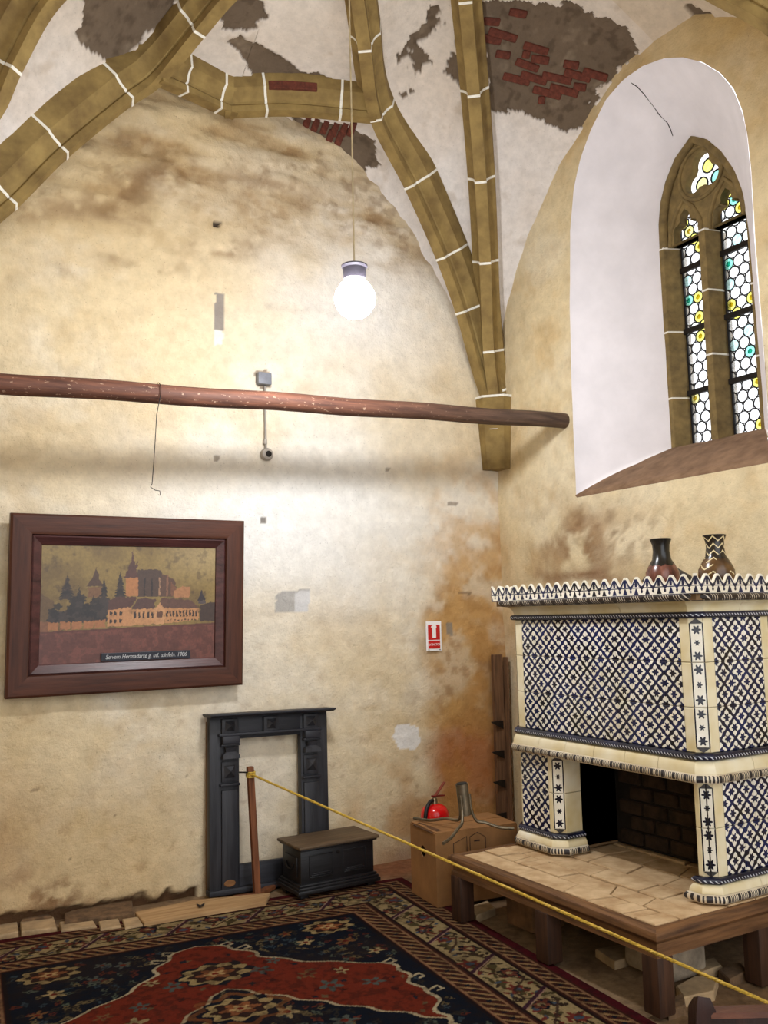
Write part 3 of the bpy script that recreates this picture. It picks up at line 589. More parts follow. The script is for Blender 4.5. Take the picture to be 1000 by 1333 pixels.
# ---- unseen left wall, added to cut the sky fill
xs = np.linspace(-7.0, 0.08, 60); zs = np.linspace(-0.08, 5.7, 50); gy, gz = np.meshgrid(xs, zs, indexing='ij'); P = np.stack([np.full(gy.size, -5.6), gy.ravel(), gz.ravel()], 1); n1 = fbm(P, 1.7, 5, 121)
P[:, 0] += (n1 - .5) * .03; c = mixc(np.tile(lin((224, 204, 164)), (len(P), 1)), sstep(.45, .7, n1) * .6, (206, 172, 120))
link('wall_left_added', grid_mesh('wall_left_added', P, 60, 50, c), M['plaster'], kind='structure', label='plain cream plaster wall added out of view to cut sky fill')
# ---- floor
xs = np.arange(-7.0, 0.1, 0.04); ys = np.arange(-7.0, 0.1, 0.04); gx, gy = np.meshgrid(xs, ys, indexing='ij')
P = np.stack([gx.ravel(), gy.ravel(), np.zeros(gx.size)], 1); n1 = fbm(P, 2, 4, 81); n2 = fbm(P, 8, 4, 85)
c = np.tile(lin((140, 112, 82)), (len(P), 1)); c = mixc(c, sstep(.4, .7, n1) * .6, (172, 144, 110)); c = mixc(c, sstep(.5, .75, n2) * .5, (104, 78, 56)); c = mixc(c, sstep(-0.45, -0.2, P[:, 1]) * (P[:, 0] > -1.5) * 0.6, (150, 84, 52))
P[:, 2] = (n2 - 0.5) * 0.008 - 0.008
floor = link('floor', grid_mesh('floor', P, len(xs), len(ys), c), M['floor'], kind='structure', label='worn earthen stone floor around the patterned rug')
M['slab'] = plain('floor_stone', (184, 156, 118), 0.9, 0, 0.25, 14, 0.5); M['mortar'] = plain('broken_mortar', (122, 94, 66), 0.95, 0, 0.4, 20, 0.7)
def slab(pxs, z0, z1, mat=None, name='stone', parent=floor):
    mb = MB().prism([tuple(fl(*p, z1)[:2]) for p in pxs], z0, z1, 0.006); return mb.build(name, mat or M['slab'], parent)
for q in ([(-10, 1203), (22, 1196), (24, 1212), (-10, 1220)], [(-120, 1225), (-14, 1204), (-14, 1221), (-120, 1240)], [(26, 1199), (70, 1193), (74, 1207), (28, 1212)], [(77, 1200), (118, 1192), (126, 1205), (80, 1210)], [(128, 1199), (154, 1195), (158, 1205), (131, 1209)], [(159, 1196), (180, 1193), (186, 1203), (163, 1207)]):
    slab(q, -0.01, 0.022)
for q in ([(30, 1190), (60, 1187), (68, 1192), (28, 1197)], [(84, 1188), (124, 1176), (172, 1172), (174, 1188), (128, 1194), (84, 1200)]): slab(q, -0.01, 0.035, M['mortar'])
for q in ([(880, 1283), (905, 1270), (935, 1272), (930, 1290), (890, 1298)], [(935, 1262), (962, 1252), (975, 1262), (950, 1275)], [(868, 1300), (890, 1292), (893, 1308), (870, 1316)], [(775, 1235), (815, 1228), (838, 1240), (800, 1252)], [(900, 1255), (930, 1246), (940, 1256), (912, 1266)], [(610, 1180), (635, 1172), (645, 1182), (620, 1192)]):
    slab(q, -0.01, 0.03, M['mortar'] if q[0][0] in (935, 868) else M['slab'])
# ============================================================ HEARTH PLATFORM
W_RIM = wood('hearth_wood_long', (130, 92, 58), (66, 42, 25), 1); W_RIMX = wood('hearth_wood_cross', (130, 92, 58), (66, 42, 25), 0); W_LEG = wood('hearth_leg_wood', (76, 48, 31), (38, 23, 15), 2)
M['hearthstone'] = plain('hearth_stone', (216, 188, 148), 0.9, 0, 0.25, 9, 0.5, c2=(172, 138, 98)); M['joint'] = plain('hearth_mortar', (74, 54, 36), 0.95, 0, 0.3, 20, 0.6)
HX0, HX1, HY0, HY1, HZ = -1.350, -0.06, -1.205, -2.655, 0.342
hearth = empty('hearth_platform', (HX0, HY1, 0), label='low stone-paved wooden hearth platform carrying the tiled stove', cat='platform')
hc = lambda p: (p[0] - HX0, p[1] - HY1, p[2])
def hb(name, c_, d, mat, bev=0.004, **k): o = MB().bbox(hc(c_), d, bev).build(name, mat, hearth, 30, **k); return o
def rim_profile_sweep(name, p0, p1, out, mat):                # rounded nosing over a stepped moulding
    prof = [(-0.052, HZ - 0.001), (-0.014, HZ - 0.001), (0.0, HZ - 0.006), (0.006, HZ - 0.018), (0.006, HZ - 0.032), (-0.004, HZ - 0.045), (-0.016, HZ - 0.052), (-0.016, HZ - 0.080), (-0.008, HZ - 0.086), (-0.008, HZ - 0.105), (-0.075, HZ - 0.105)]
    rings = []
    for p, m_ in ((p0, 1), (p1, 1)):
        rings.append([hc((p[0] + out[0] * o + (p[2] * (o + 0.0)), p[1] + out[1] * o + (p[3] * (o + 0.0)), z)) for o, z in prof])
    MB().loft(rings).build(name, mat, hearth, 30)
rim_profile_sweep('rim_board', (HX0, HY0, 0, 1), (HX0, HY1, 0, -1), (-1, 0), W_RIM)
rim_profile_sweep('rim_board', (HX0, HY1, -1, 0), (HX1, HY1, 0, 0), (0, -1), W_RIMX)
rim_profile_sweep('rim_board', (HX0, HY0, -1, 0), (HX1, HY0, 0, 0), (0, 1), W_RIMX)
hb('bed', ((HX0 + HX1) / 2 + 0.03, (HY0 + HY1) / 2, HZ - 0.06), (HX1 - HX0 - 0.1, HY0 - HY1 - 0.1, 0.09), M['joint'])
for (x, y) in ((-1.303, -1.255), (-1.305, -1.945), (-1.300, -2.605), (-0.690, -2.600), (-0.690, -1.255), (-0.15, -2.60)):
    zb_ = 0.0135 if x < -1.2 else 0.0; hb('leg', (x, y, (0.238 + zb_) / 2), (0.088, 0.088, 0.238 - zb_), W_LEG, 0.006)
hb('masonry_pier', (-0.92, -2.28, 0.118), (0.24, 0.28, 0.24), plain('pale_pier', (176, 158, 134), 0.95, 0, 0.35, 12, 0.7), 0.03, label='pale rough masonry pier under the platform')
hb('masonry_pier', (-1.02, -1.50, 0.118), (0.22, 0.22, 0.24), plain('brown_pier', (132, 98, 66), 0.95, 0, 0.35, 12, 0.7), 0.02)
# irregular paving stones
rs = random.Random(11); rowx = [HX0 + 0.052, -1.155, -1.02, -0.86, -0.68, -0.50, -0.32, HX1]
for i in range(len(rowx) - 1):
    ycut = [HY0 - 0.050]; 
    while ycut[-1] > HY1 + 0.30: ycut.append(ycut[-1] - rs.uniform(0.16, 0.30))
    ycut.append(HY1 + 0.052); j0 = None
    for a, b in zip(ycut[:-1], ycut[1:]):
        g = 0.0055; q = lambda e: rs.uniform(-e, e); x0, x1 = rowx[i] + g, rowx[i + 1] - g
        k0 = (0.0, 0.0) if j0 is None else j0; k1 = (q(0.045), q(0.045)) if b > HY1 + 0.1 else (0, 0); j0 = k1
        poly = [(x0, a - g + k0[0]), (x1, a - g + k0[1]), (x1 + q(0.004), (a + b) / 2 + q(.03)), (x1, b + g + k1[1]), (x0, b + g + k1[0]), (x0 + q(0.004), (a + b) / 2 + q(0.03))]
        split = rs.random() < 0.25 and i < 3
        if split:
            m1 = (a + b) / 2 + q(.04); xm = (x0 + x1) / 2; halves = [[poly[0], poly[1], (x1, m1), (xm, m1 + .012), (x0, m1 + 0.02)], [(x0, m1 + 0.009), (xm, m1), (x1, m1 - 0.011), poly[3], poly[4]]]
        else: halves = [poly]
        for hp in halves:
            me = MB().prism([(p[0] - HX0, p[1] - HY1) for p in hp], HZ - 0.03, HZ + rs.uniform(-0.004, 0.004), 0.003).build('stone', M['hearthstone'], hearth)

# ============================================================ TILED STOVE
FX, SY, LYs, BX = -0.905, -2.560, -1.235, -0.375             # front, side towards the room, far side, back
ZB0 = HZ + 0.0045
stove = empty('tiled_stove', (FX, SY, ZB0), label='blue and white tiled stove with open hearth under the gothic window', cat='stove')
so = np.array([FX, SY, ZB0])
def sb(name, mb, mat, smooth=False, **k):
    me = mb.mesh(name, smooth) if isinstance(mb, MB) else mb
    me.transform(Matrix.Translation(tuple(-so))); return link(name, me, mat, stove, **k)
CR = (250, 246, 236); NAVY = (14, 17, 40)
def glaze(name, rough=0.22): return Mat(name, rough, 0, 0.5)
def tone(m, k):                                              # slight unevenness of the glaze
    n = m.noise(5, 4); g = m.ramp(n, [(0.3, (226, 222, 206)), (0.7, (255, 255, 255))]); return m.mix(1.0, k, g, 'MULTIPLY')
def flower(m, x, y, r0, n=6, am=0.30):
    r = (x * x + y * y).sqrt(); a = y.atan2(x); return r < (((a * n).cos() * am + 1.0) * r0)
# lattice tile: u,v count diamonds
m = glaze('lattice_tile'); u, v = m.uv(); p = (u + v).frac() - 0.5; q = (u - v + 8.0).frac() - 0.5
x = (p + q) * 0.5; y = (p - q) * 0.5                            # diamond-local coordinates, centre 0
line = (p.abs().mx(q.abs())) > 0.40
r = (x * x + y * y).sqrt(); a4 = (y.atan2(x) * 4.0).cos()
white = r < (a4 * 0.080 + 0.305)
spike = flower(m, x, y, 0.168, 6, 0.28)
edgew = (x.abs().mn(y.abs()) < 0.016) * (r > 0.2)
blue = (line.mx(white.inv())).mx(spike)
c_ = m.mix(blue, CR, m.ramp(m.noise(9, 3), [(0.35, (13, 15, 30)), (0.72, (32, 44, 104))])); m.col(tone(m, c_)); m.bump(m.noise(30, 3), 0.08, 0.002); M['lattice'] = m.m
# pilaster strip with flowers: u across (-1..1), v along in flower units
m = glaze('pilaster_tile'); u, v = m.uv(); vy = (v.frac() - 0.5) * 2.1; idx = ((v * 0.3333).frac() * 3.0)
mid = ((idx > 1.0) * (idx < 2.0)); fr = mid * -0.24 + 0.66
rr_ = (u * u + vy * vy).sqrt(); aa = vy.atan2(u); fl_ = rr_ < (((aa * 6.0).cos() * 0.28 + 0.9) * fr)
bl = fl_.mx(u.abs() > 0.90); m.col(tone(m, m.mix(bl, CR, NAVY))); M['pilaster'] = m.m
M['pcap'] = plain('pilaster_cap', (70, 66, 66), 0.3, 0, 0.5, 30)
m = glaze('cream_tile'); m.col(m.ramp(m.noise(4, 3), [(0.3, (214, 194, 140)), (0.6, (236, 226, 196)), (0.8, (240, 236, 220))])); M['cream'] = m.m
m = glaze('rope_moulding', 0.3); u, v = m.uv(); d = ((u * 55.0 + v * 2.0).frac() < 0.30) * (v > 0.35) * (v < 0.60); m.col(m.mix(d, m.ramp(m.noise(8, 3), [(0.3, (10, 10, 18)), (0.75, (22, 28, 62))]), (200, 204, 214))); M['rope'] = m.m
m = glaze('leaf_moulding', 0.4); u, v = m.uv(); f8 = (u * 16.0).frac(); st = ((u * 96.0).frac() < 0.5) * (f8 < 0.6); ba = (f8 > 0.66) * (f8 < 0.94); dk = (st.mx(ba)) * (v > 0.25) * (v < 0.8); m.col(m.mix(dk, m.ramp(m.noise(7, 3), [(0.3, (176, 158, 128)), (0.7, (232, 222, 200))]), (40, 36, 40))); M['leaf'] = m.m
m = glaze('cornice_moulding', 0.4); u, v = m.uv(); dk = ((u * 70.0 + v * 3.0).frac() < 0.22) * ((u * 12.0).frac() < 0.7) * (v > 0.2) * (v < 0.6); m.col(m.mix(dk.mx(v > 0.82), (38, 28, 24), (216, 206, 188))); M['cornice'] = m.m
m = glaze('crown_tile', 0.3); u, v = m.uv(); f = u.frac(); t2 = (f * 2.0 - 1.0).abs()
tri = (t2 * 0.62 - (v * 0.7)) > 0.32; trib = tri * (v < 0.36) * (v > 0.05); dot = (((f - 0.5) * (f - 0.5) * 5.0 + (v - 0.22) * (v - 0.22) * 6.0) < 0.045) * 1.0
ln_ = (v > 0.37) * (v < 0.42); top = ((t2 * 3.14159).cos() * -0.5 + 0.5) * 0.40 + 0.56; dd = top - v; ub = (dd > 0.08) * (dd < 0.26) * (t2 < 0.84); ui = (dd > 0.30) * (dd < 0.33) * (v > 0.45); pk = (t2 > 0.80) * (v > 0.44) * (v < 0.84)
bl = trib.mx(dot).mx(ln_).mx(ub).mx(ui).mx(pk).mx(v < 0.03); m.col(tone(m, m.mix(bl, CR, m.ramp(m.noise(8, 3), [(0.35, (12, 14, 28)), (0.72, (32, 44, 100))])))); M['crown'] = m.m
M['soot'] = plain('sooty_masonry', (34, 26, 20), 0.95, 0, 0.5, 8, 0.6); M['firebrick'] = plain('sooty_brick', (60, 44, 32), 0.95, 0, 0.5, 20, 0.6); M['core'] = plain('stove_core', (150, 120, 84), 0.95, 0, 0.3, 10, 0.5)
# masonry core
C_ = 0.044
core = MB(); core.box(((FX + BX) / 2 + 0.01, (LYs + SY) / 2, 1.26), (BX - FX - 0.03, LYs - SY - 0.05, 0.77)); sb('core', core, M['core'])
sb('firebox_back', MB().box((-0.43, (LYs + SY) / 2, 0.614), (0.09, LYs - SY - 0.06, 0.524)), M['soot'])
sb('firebox_side', MB().box((-0.66, -1.41, 0.62), (0.45, 0.30, 0.515)), M['soot']); sb('firebox_side', MB().box((-0.66, -2.525, 0.62), (0.45, 0.030, 0.515)), M['soot'])
sb('lintel', MB().box((-0.845, (LYs + SY) / 2, 0.855), (0.08, LYs - SY - 0.1, 0.035)), M['soot'])
for rz in range(6):
    for k in range(5):
        y = -1.68 - 0.17 * k - (0.08 if rz % 2 else 0)
        if y > -2.48: sb('firebrick', MB().bbox((-0.472 + 0.006 * ((k * 7 + rz * 3) % 3), y, 0.40 + 0.078 * rz), (0.05, 0.155, 0.066), 0.006, 1), M['firebrick'])
# plan path round the three visible sides, with chamfered corners
def path(fx, sy, ly, bx, c=C_): return [(bx, ly), (fx + c, ly), (fx, ly - c), (fx, sy + c), (fx + c, sy), (bx, sy)]
BODY = path(FX, SY, LYs, BX)
def offs(pt, o):                                             # offset a plan polyline outwards with mitres
    n = len(pt); P_ = [Vector((p[0], p[1])) for p in pt]; D = [(P_[i + 1] - P_[i]).normalized() for i in range(n - 1)]; N_ = [Vector((-d.y, d.x)) for d in D]
    cx = sum((p for p in P_), Vector((0, 0))) / n
    N_ = [nn if nn.dot((P_[i] + P_[i + 1]) / 2 - cx) > 0 else -nn for i, nn in enumerate(N_)]; res = []
    for i in range(n):
        if i == 0: res.append(P_[0] + N_[0] * o)
        elif i == n - 1: res.append(P_[-1] + N_[-1] * o)
        else: b = (N_[i - 1] + N_[i]).normalized(); res.append(P_[i] + b * (o / max(0.3, b.dot(N_[i]))))
    return res
def mould(name, prof, mat, piece, pt=None, segs=None, smooth=35):
    pt = pt or BODY; O = [offs(pt, o) for o, z in prof]; acc = 0
    vl = [0]
    for (o0, z0), (o1, z1) in zip(prof[:-1], prof[1:]): vl.append(vl[-1] + math.hypot(o1 - o0, z1 - z0))
    vl = [q / vl[-1] for q in vl]
    for i in range(len(pt) - 1):
        if segs and i not in segs: continue
        ln = (Vector(pt[i + 1]) - Vector(pt[i])).length; n = max(1, round(ln / piece))
        for k in range(n):
            t0, t1 = k / n, (k + 1) / n; g = 0.0012 / ln; t0 += g * (k > 0); t1 -= g * (k < n - 1)
            vs_ = []; uvs = []
            for t in (t0, t1):
                for j, (o, z) in enumerate(prof):
                    p = O[j][i].lerp(O[j][i + 1], t); vs_.append((p.x, p.y, z)); uvs.append((acc + ln * t, vl[j]))
            n_ = len(prof); fs = [(j, j + 1, n_ + j + 1, n_ + j) for j in range(n_ - 1)]
            b = len(vs_)                                          # close the back
            for t in (t0, t1):
                for zz in (prof[0][1], prof[-1][1]): p = offs(pt, -0.03)[i].lerp(offs(pt, -0.03)[i + 1], t); vs_.append((p.x, p.y, zz)); uvs.append((0, 0))
            fs += [(0, n_, b + 2, b), (n_ - 1, b + 1, b + 3, 2 * n_ - 1), tuple(list(range(n_)) + [b + 1, b]), tuple([n_ + j for j in range(n_)][::-1] + [b + 2, b + 3])]
            mb = MB().add(vs_, fs, uvs); sb(name, mb, mat, smooth)
        acc += ln
def half_round(o, z, r, n=7): return [(o + r * math.cos(math.radians(-90 + 180 * k / (n - 1))), z + r * math.sin(math.radians(-90 + 180 * k / (n - 1)))) for k in range(n)]
cove = lambda o0, z0, o1, z1, n=6: [(o0 + (o1 - o0) * (1 - math.cos(math.pi / 2 * k / n)), z0 + (z1 - z0) * math.sin(math.pi / 2 * k / n)) for k in range(n + 1)]
# upper body
mould('ledge_leaf', half_round(0.030, 0.868, 0.020), M['leaf'], 0.2)
mould('ledge_cove', [(0.032, 0.888)] + cove(0.032, 0.890, 0.004, 0.942), M['cream'], 0.2)
mould('ledge_rope', half_round(0.010, 0.958, 0.016), M['rope'], 0.3)
mould('upper_rope', half_round(0.012, 1.577, 0.014), M['rope'], 0.3)
mould('cornice_cove', [(0.004, 1.591)] + [(0.004 + 0.05 * (1 - math.cos(math.pi / 2 * k / 6)), 1.592 + 0.046 * math.sin(math.pi / 2 * k / 6)) for k in range(7)], M['cream'], 0.2)
mould('cornice_leaf', [(0.050, 1.638), (0.072, 1.640), (0.084, 1.650), (0.086, 1.662), (0.080, 1.668), (0.040, 1.669)], M['cornice'], 0.2)
# base mouldings of the two legs
LEGL = [(BX, LYs), (FX + C_, LYs), (FX, LYs - C_), (FX, -1.585 + C_), (FX + C_, -1.585), (FX + 0.16, -1.585)]
LEGR = [(FX + 0.10, -2.488), (FX, -2.488), (FX, SY + C_), (FX + C_, SY), (BX, SY)]
for pt, sg in ((LEGL, None), (LEGR, (1, 2, 3))):
    mould('base_leaf', half_round(0.028, ZB0 + 0.021, 0.019), M['leaf'], 0.25, pt, sg)
    mould('base_cove', [(0.030, ZB0 + 0.041)] + cove(0.030, ZB0 + 0.041, 0.004, ZB0 + 0.076), M['cream'], 0.25, pt, sg)
    mould('base_rope', half_round(0.008, ZB0 + 0.090, 0.014), M['rope'], 0.3, pt, sg)
sb('core', MB().box((-0.62, -1.41, 0.61), (0.47, 0.30, 0.52)), M['core']); sb('core', MB().box((-0.61, -2.523, 0.61), (0.46, 0.045, 0.52)), M['core'])
# tiles: one rectangle on a wall segment, pillowed a little
def tile(name, a, b, z0, z1, out, mat, uvr, th=0.012, bev=0.003):
    a = Vector(a); b = Vector(b); o = Vector(out); d = (b - a).normalized(); g = 0.0012
    A_ = [(a + d * g, z0 + g), (b - d * g, z0 + g), (b - d * g, z1 - g), (a + d * g, z1 - g)]
    I = [(a + d * (g + bev), z0 + g + bev), (b - d * (g + bev), z0 + g + bev), (b - d * (g + bev), z1 - g - bev), (a + d * (g + bev), z1 - g - bev)]
    vs_ = [(p.x - o.x * th, p.y - o.y * th, z) for p, z in A_] + [(p.x - o.x * bev * .6, p.y - o.y * bev * .6, z) for p, z in A_] + [(p.x, p.y, z) for p, z in I]
    fs = [(8, 9, 10, 11)] + [(i, (i + 1) % 4, 4 + (i + 1) % 4, 4 + i) for i in range(4)] + [(4 + i, 4 + (i + 1) % 4, 8 + (i + 1) % 4, 8 + i) for i in range(4)] + [(3, 2, 1, 0)]
    u0, u1, v0, v1 = uvr; U = [(u0, v0), (u1, v0), (u1, v1), (u0, v1)]
    return sb(name, MB().add(vs_, fs, U * 3), mat)
ZR = [0.975, 1.170, 1.367, 1.563]; PY0, PY1 = -1.335, -2.460; TW = (PY0 - PY1) / 5.5
for r_ in range(3):                                             # rows from the bottom: half tile first, full first, half first
    edges = [0.0]; first = 0.5 if r_ in (0, 2) else 1.0
    edges.append(first)
    while edges[-1] < 5.49: edges.append(min(5.5, edges[-1] + 1.0))
    for e0, e1 in zip(edges[:-1], edges[1:]): tile('tile', (FX, PY0 - TW * e0), (FX, PY0 - TW * e1), ZR[r_], ZR[r_ + 1], (-1, 0), M['lattice'], (e0 * 2, e1 * 2, r_ * 2 + .5, r_ * 2 + 2.5))
    for e0, e1 in ((0, .6), (.6, 1.6)) if r_ % 2 else ((0, 1), (1, 1.6)): tile('tile', (-0.800 + TW * e0, SY), (-0.800 + TW * e1, SY), ZR[r_], ZR[r_ + 1], (0, -1), M['lattice'], (e0 * 2, e1 * 2, r_ * 2 + .5, r_ * 2 + 2.5))
ZL = [ZB0 + 0.104, 0.655, 0.848]
for r_ in range(2):
    tile('tile', (FX, -1.285), (FX, -1.507), ZL[r_], ZL[r_ + 1], (-1, 0), M['lattice'], (0.25, 2.25, r_ * 2 + .5, r_ * 2 + 2.5))
    for e0, e1 in ((0, 1), (1, 1.6)) if r_ % 2 else ((0, .6), (.6, 1.6)): tile('tile', (-0.800 + TW * e0, SY), (-0.800 + TW * e1, SY), ZL[r_], ZL[r_ + 1], (0, -1), M['lattice'], (e0 * 2, e1 * 2, r_ * 2 + .5, r_ * 2 + 2.5))
def corner_unit(f0, f1, z0, z1, n_, r_, flat_a, flat_b, out_a, out_b):   # cream wings and the flowered chamfer between
    d = Vector((f1[0] - f0[0], f1[1] - f0[1])); o = Vector((d.y, -d.x)).normalized()
    if o.dot(Vector(out_a) + Vector(out_b)) < 0: o = -o
    if flat_a: tile('corner_tile', flat_a, f0, z0, z1, out_a, M['cream'], (0, 1, 0, 1))
    if flat_b: tile('corner_tile', f1, flat_b, z0, z1, out_b, M['cream'], (0, 1, 0, 1))
    tile('pilaster_tile', f0, f1, z0 + (0.0 if r_ else 0.022), z1 - (0.024 if r_ == n_ - 1 else 0.0), o, M['pilaster'], (-1, 1, 0.08 + 3 * r_, 2.92 + 3 * r_))
    m0 = (Vector(f0) + Vector(f1)) / 2; q = lambda p, z: (p[0] + o.x * 0.0006, p[1] + o.y * 0.0006, z)
    if r_ == 0: sb('pilaster_point', MB().add([q(f0, z0 + .023), q(f1, z0 + .023), q(m0, z0), q((m0.x - o.x * .012, m0.y - o.y * .012), z0 + .01)], [(0, 1, 2), (0, 2, 3), (1, 3, 2), (0, 3, 1)]), M['pcap'])
    if r_ == n_ - 1: sb('pilaster_point', MB().add([q(f0, z1 - .025), q(f1, z1 - .025), q(m0, z1), q((m0.x - o.x * .012, m0.y - o.y * .012), z1 - .01)], [(0, 1, 2), (0, 2, 3), (1, 3, 2), (0, 3, 1)]), M['pcap'])
    e = 0.016; tile('corner_backing', (f0[0] - o.x * .004, f0[1] - o.y * .004), (f1[0] - o.x * .004, f1[1] - o.y * .004), z0, z1, o, M['cream'], (0, 1, 0, 1))
for zz in (ZR, ZL):
    n_ = len(zz) - 1
    for r_ in range(n_):
        z0, z1 = zz[r_], zz[r_ + 1]; low = zz is ZL
        corner_unit((FX, SY + C_), (FX + C_, SY), z0, z1, n_, r_, (FX, -2.488 if low else PY1), (-0.800, SY), (-1, 0), (0, -1))
        corner_unit((FX + C_, LYs), (FX, LYs - C_), z0, z1, n_, r_, None, (FX, -1.285 if low else PY0), (0, 1), (-1, 0))
        corner_unit((BX - C_, SY), (BX, SY + C_), z0, z1, n_, r_, (-0.800 + 1.6 * TW, SY), None, (0, -1), (1, 0))
        if low: corner_unit((FX, -1.585 + C_), (FX + C_, -1.585), z0, z1, n_, r_, (FX, -1.507), (FX + 0.16, -1.585), (-1, 0), (0, -1))
# crown: scalloped upright tiles, three scallops each
def crown_tile(a, b, out, nsc, u0):
    a = Vector(a); b = Vector(b); o = Vector(out); z0 = 1.669; hh = 0.092; N_ = nsc * 10; fr = []; 
    for k in range(N_ + 1):
        t = k / N_; f = (t * nsc) % 1.0; t2 = abs(2 * f - 1); zt = z0 + hh * min(1.0, (0.56 + 0.40 * (0.5 - 0.5 * math.cos(math.pi * t2)))); p = a.lerp(b, 0.004 + 0.992 * t); fr.append((p, zt, t))
    vs_ = []; uvs = []
    for p, zt, t in fr:
        for off, z in ((0, z0), (0, zt), (-0.014, zt), (-0.014, z0)): vs_.append((p.x + o.x * off, p.y + o.y * off, z)); uvs.append((u0 + t * nsc, (z - z0) / hh))
    fs = [(4 * k + j, 4 * k + (j + 1) % 4, 4 * k + 4 + (j + 1) % 4, 4 * k + 4 + j) for k in range(N_) for j in range(4)] + [(0, 1, 2, 3), (4 * N_ + 3, 4 * N_ + 2, 4 * N_ + 1, 4 * N_)]
    sb('crown_tile', MB().add(vs_, fs, uvs), M['crown'])
CF, CS, CL = FX - 0.072, SY - 0.072, LYs + 0.072
n_ = 7; 
for k in range(n_): crown_tile((CF, CL + (CS - CL) * k / n_), (CF, CL + (CS - CL) * (k + 1) / n_), (-1, 0), 3, 0)
for k in range(3): crown_tile((CF + (BX + 0.05 - CF) * k / 3, CS), (CF + (BX + 0.05 - CF) * (k + 1) / 3, CS), (0, -1), 3, 0)
for k in range(3): crown_tile((CF + (BX + 0.05 - CF) * k / 3, CL), (CF + (BX + 0.05 - CF) * (k + 1) / 3, CL), (0, 1), 3, 0)
sb('top_slab', MB().box(((CF + BX + 0.05) / 2, (CS + CL) / 2, 1.655), (BX + 0.05 - CF - 0.04, CL - CS - 0.04, 0.028)), M['core'])
# ============================================================ PENDANT LAMP
LP = Vector((-2.095, -1.65, 3.125))
lamp = empty('pendant_lamp', tuple(LP), label='round white glowing pendant lamp with a dark cap on a thin cord', cat='lamp')
m = bpy.data.materials.new('lit_globe'); m.use_nodes = True; nt = m.node_tree; nt.nodes.clear(); o_ = nt.nodes.new('ShaderNodeOutputMaterial'); e_ = nt.nodes.new('ShaderNodeEmission'); e_.inputs[0].default_value = (0.94, 0.96, 1.0, 1); e_.inputs[1].default_value = LAMP_POWER; nt.links.new(e_.outputs[0], o_.inputs[0])
prof = [(0.042, 0.098), (0.052, 0.088), (0.07, 0.070), (0.092, 0.035), (0.100, 0.0), (0.092, -0.035), (0.07, -0.069), (0.04, -0.09), (0.012, -0.098)][::-1]
MB().lathe(prof, 32).build('globe', m, lamp, 60, label='white glowing glass globe')
capm = plain('lamp_cap', (40, 36, 43), 0.5, 0, 0.2, 20)
MB().lathe([(0.046, 0.092), (0.054, 0.096), (0.057, 0.150), (0.064, 0.160), (0.064, 0.166), (0.02, 0.172)], 28).build('cap', capm, lamp, 30, label='grey-violet cap')
MB().tube([(0, 0, 0.17), (0.0, 0, 1.0), (0.0, 0.0, 2.45)], 0.004, 6).build('cord', plain('lamp_cord', (206, 188, 150), 0.8), lamp)

# ============================================================ TIE POLE, WIRE, WALL SENSOR
pa = np.array(rt(735, 548, 0.0)); pb = np.array(bk(0, 499, -0.75)); dpl = pb - pa
def polept(t): return pa + dpl * t
m = Mat('painted_pole', 0.65, 0, 0.3); n = m.noise(3, 5, stretch=(1.2, 14, 14)); fl2 = m.noise(60, 4, stretch=(0.5, 1, 1)) > 0.64
tc_ = m.node('ShaderNodeTexCoord'); sp_ = m.node('ShaderNodeSeparateXYZ'); m.ln(tc_.outputs['Object'], sp_.inputs[0]); gr_ = ((X(m.nt, sp_.outputs[0]) + 1.7) / 1.4).mx(0.0).mn(0.9)
m.col(m.mix(gr_, m.mix(fl2 * 0.6, m.ramp(n, [(0.3, (66, 42, 34)), (0.55, (102, 66, 51)), (0.75, (126, 82, 63))]), (178, 150, 126)), m.ramp(n, [(0.3, (62, 48, 40)), (0.7, (104, 84, 68))]))); m.bump(m.noise(30, 4), 0.3, 0.004)
rgp = [polept(t) for t in np.linspace(-0.01, 1.35, 30)]
tie = empty('tie_pole', tuple(pa), label='reddish flaking wooden tie pole spanning the room from the window wall', cat='pole')
MB().tube([tuple(p - pa + np.array([0, 0, 0.004 * math.sin(i * 1.1)])) for i, p in enumerate(rgp)], 0.052, 18).build('pole', m.m, tie, 60)
q0 = polept((205 / 735 - 1) * -1.0)
# thin wire looped over the pole
tt = min(np.linspace(0, 1, 400), key=lambda t: abs(proj([polept(t)])[0][0] - 205)); q0 = polept(tt)
wp = [tuple(q0 + np.array([0, 0.056 * math.cos(a), 0.056 * math.sin(a)])) for a in np.linspace(-0.6, math.pi * 1.0, 9)][::-1]
wp = [tuple(q0 + np.array([0, -0.058 * math.cos(a), 0.058 * math.sin(a)])) for a in np.linspace(2.6, -0.2, 10)] + [tuple(bk(x, y, q0[1] - 0.058)) for x, y in ((204, 540), (202, 575), (200, 605), (198, 630), (196, 634), (202, 638), (208, 639), (209, 645), (206, 644))]
tag(MB().tube(wp, 0.0022, 6).build('loose_wire', M['iron'], smooth=60), 'thin dark wire looped over the reddish pole and hanging down', 'wire')
sen = empty('wall_sensor', tuple(bk(346, 592, 0.0)), label='round wall sensor below the pole joined by conduit to a small box', cat='sensor'); s0 = np.array(bk(346, 592, 0.0))
gm = plain('sensor_plastic', (172, 162, 150), 0.5, 0, 0.15, 20); gj = plain('box_plastic', (128, 130, 138), 0.5, 0, 0.15, 20); cm = plain('conduit_plastic', (150, 142, 132), 0.5, 0, 0.1, 20)
b0 = bk(344, 493, -0.03) - s0
MB().bbox(tuple(b0 + np.array([0, 0.005, 0])), (0.092, 0.05, 0.078), 0.006).build('junction_box', gj, sen, 30, label='small grey junction box')
MB().tube([tuple(bk(345, 503, -0.015) - s0), tuple(bk(346, 583, -0.015) - s0)], 0.008, 8).build('conduit', cm, sen, 60)
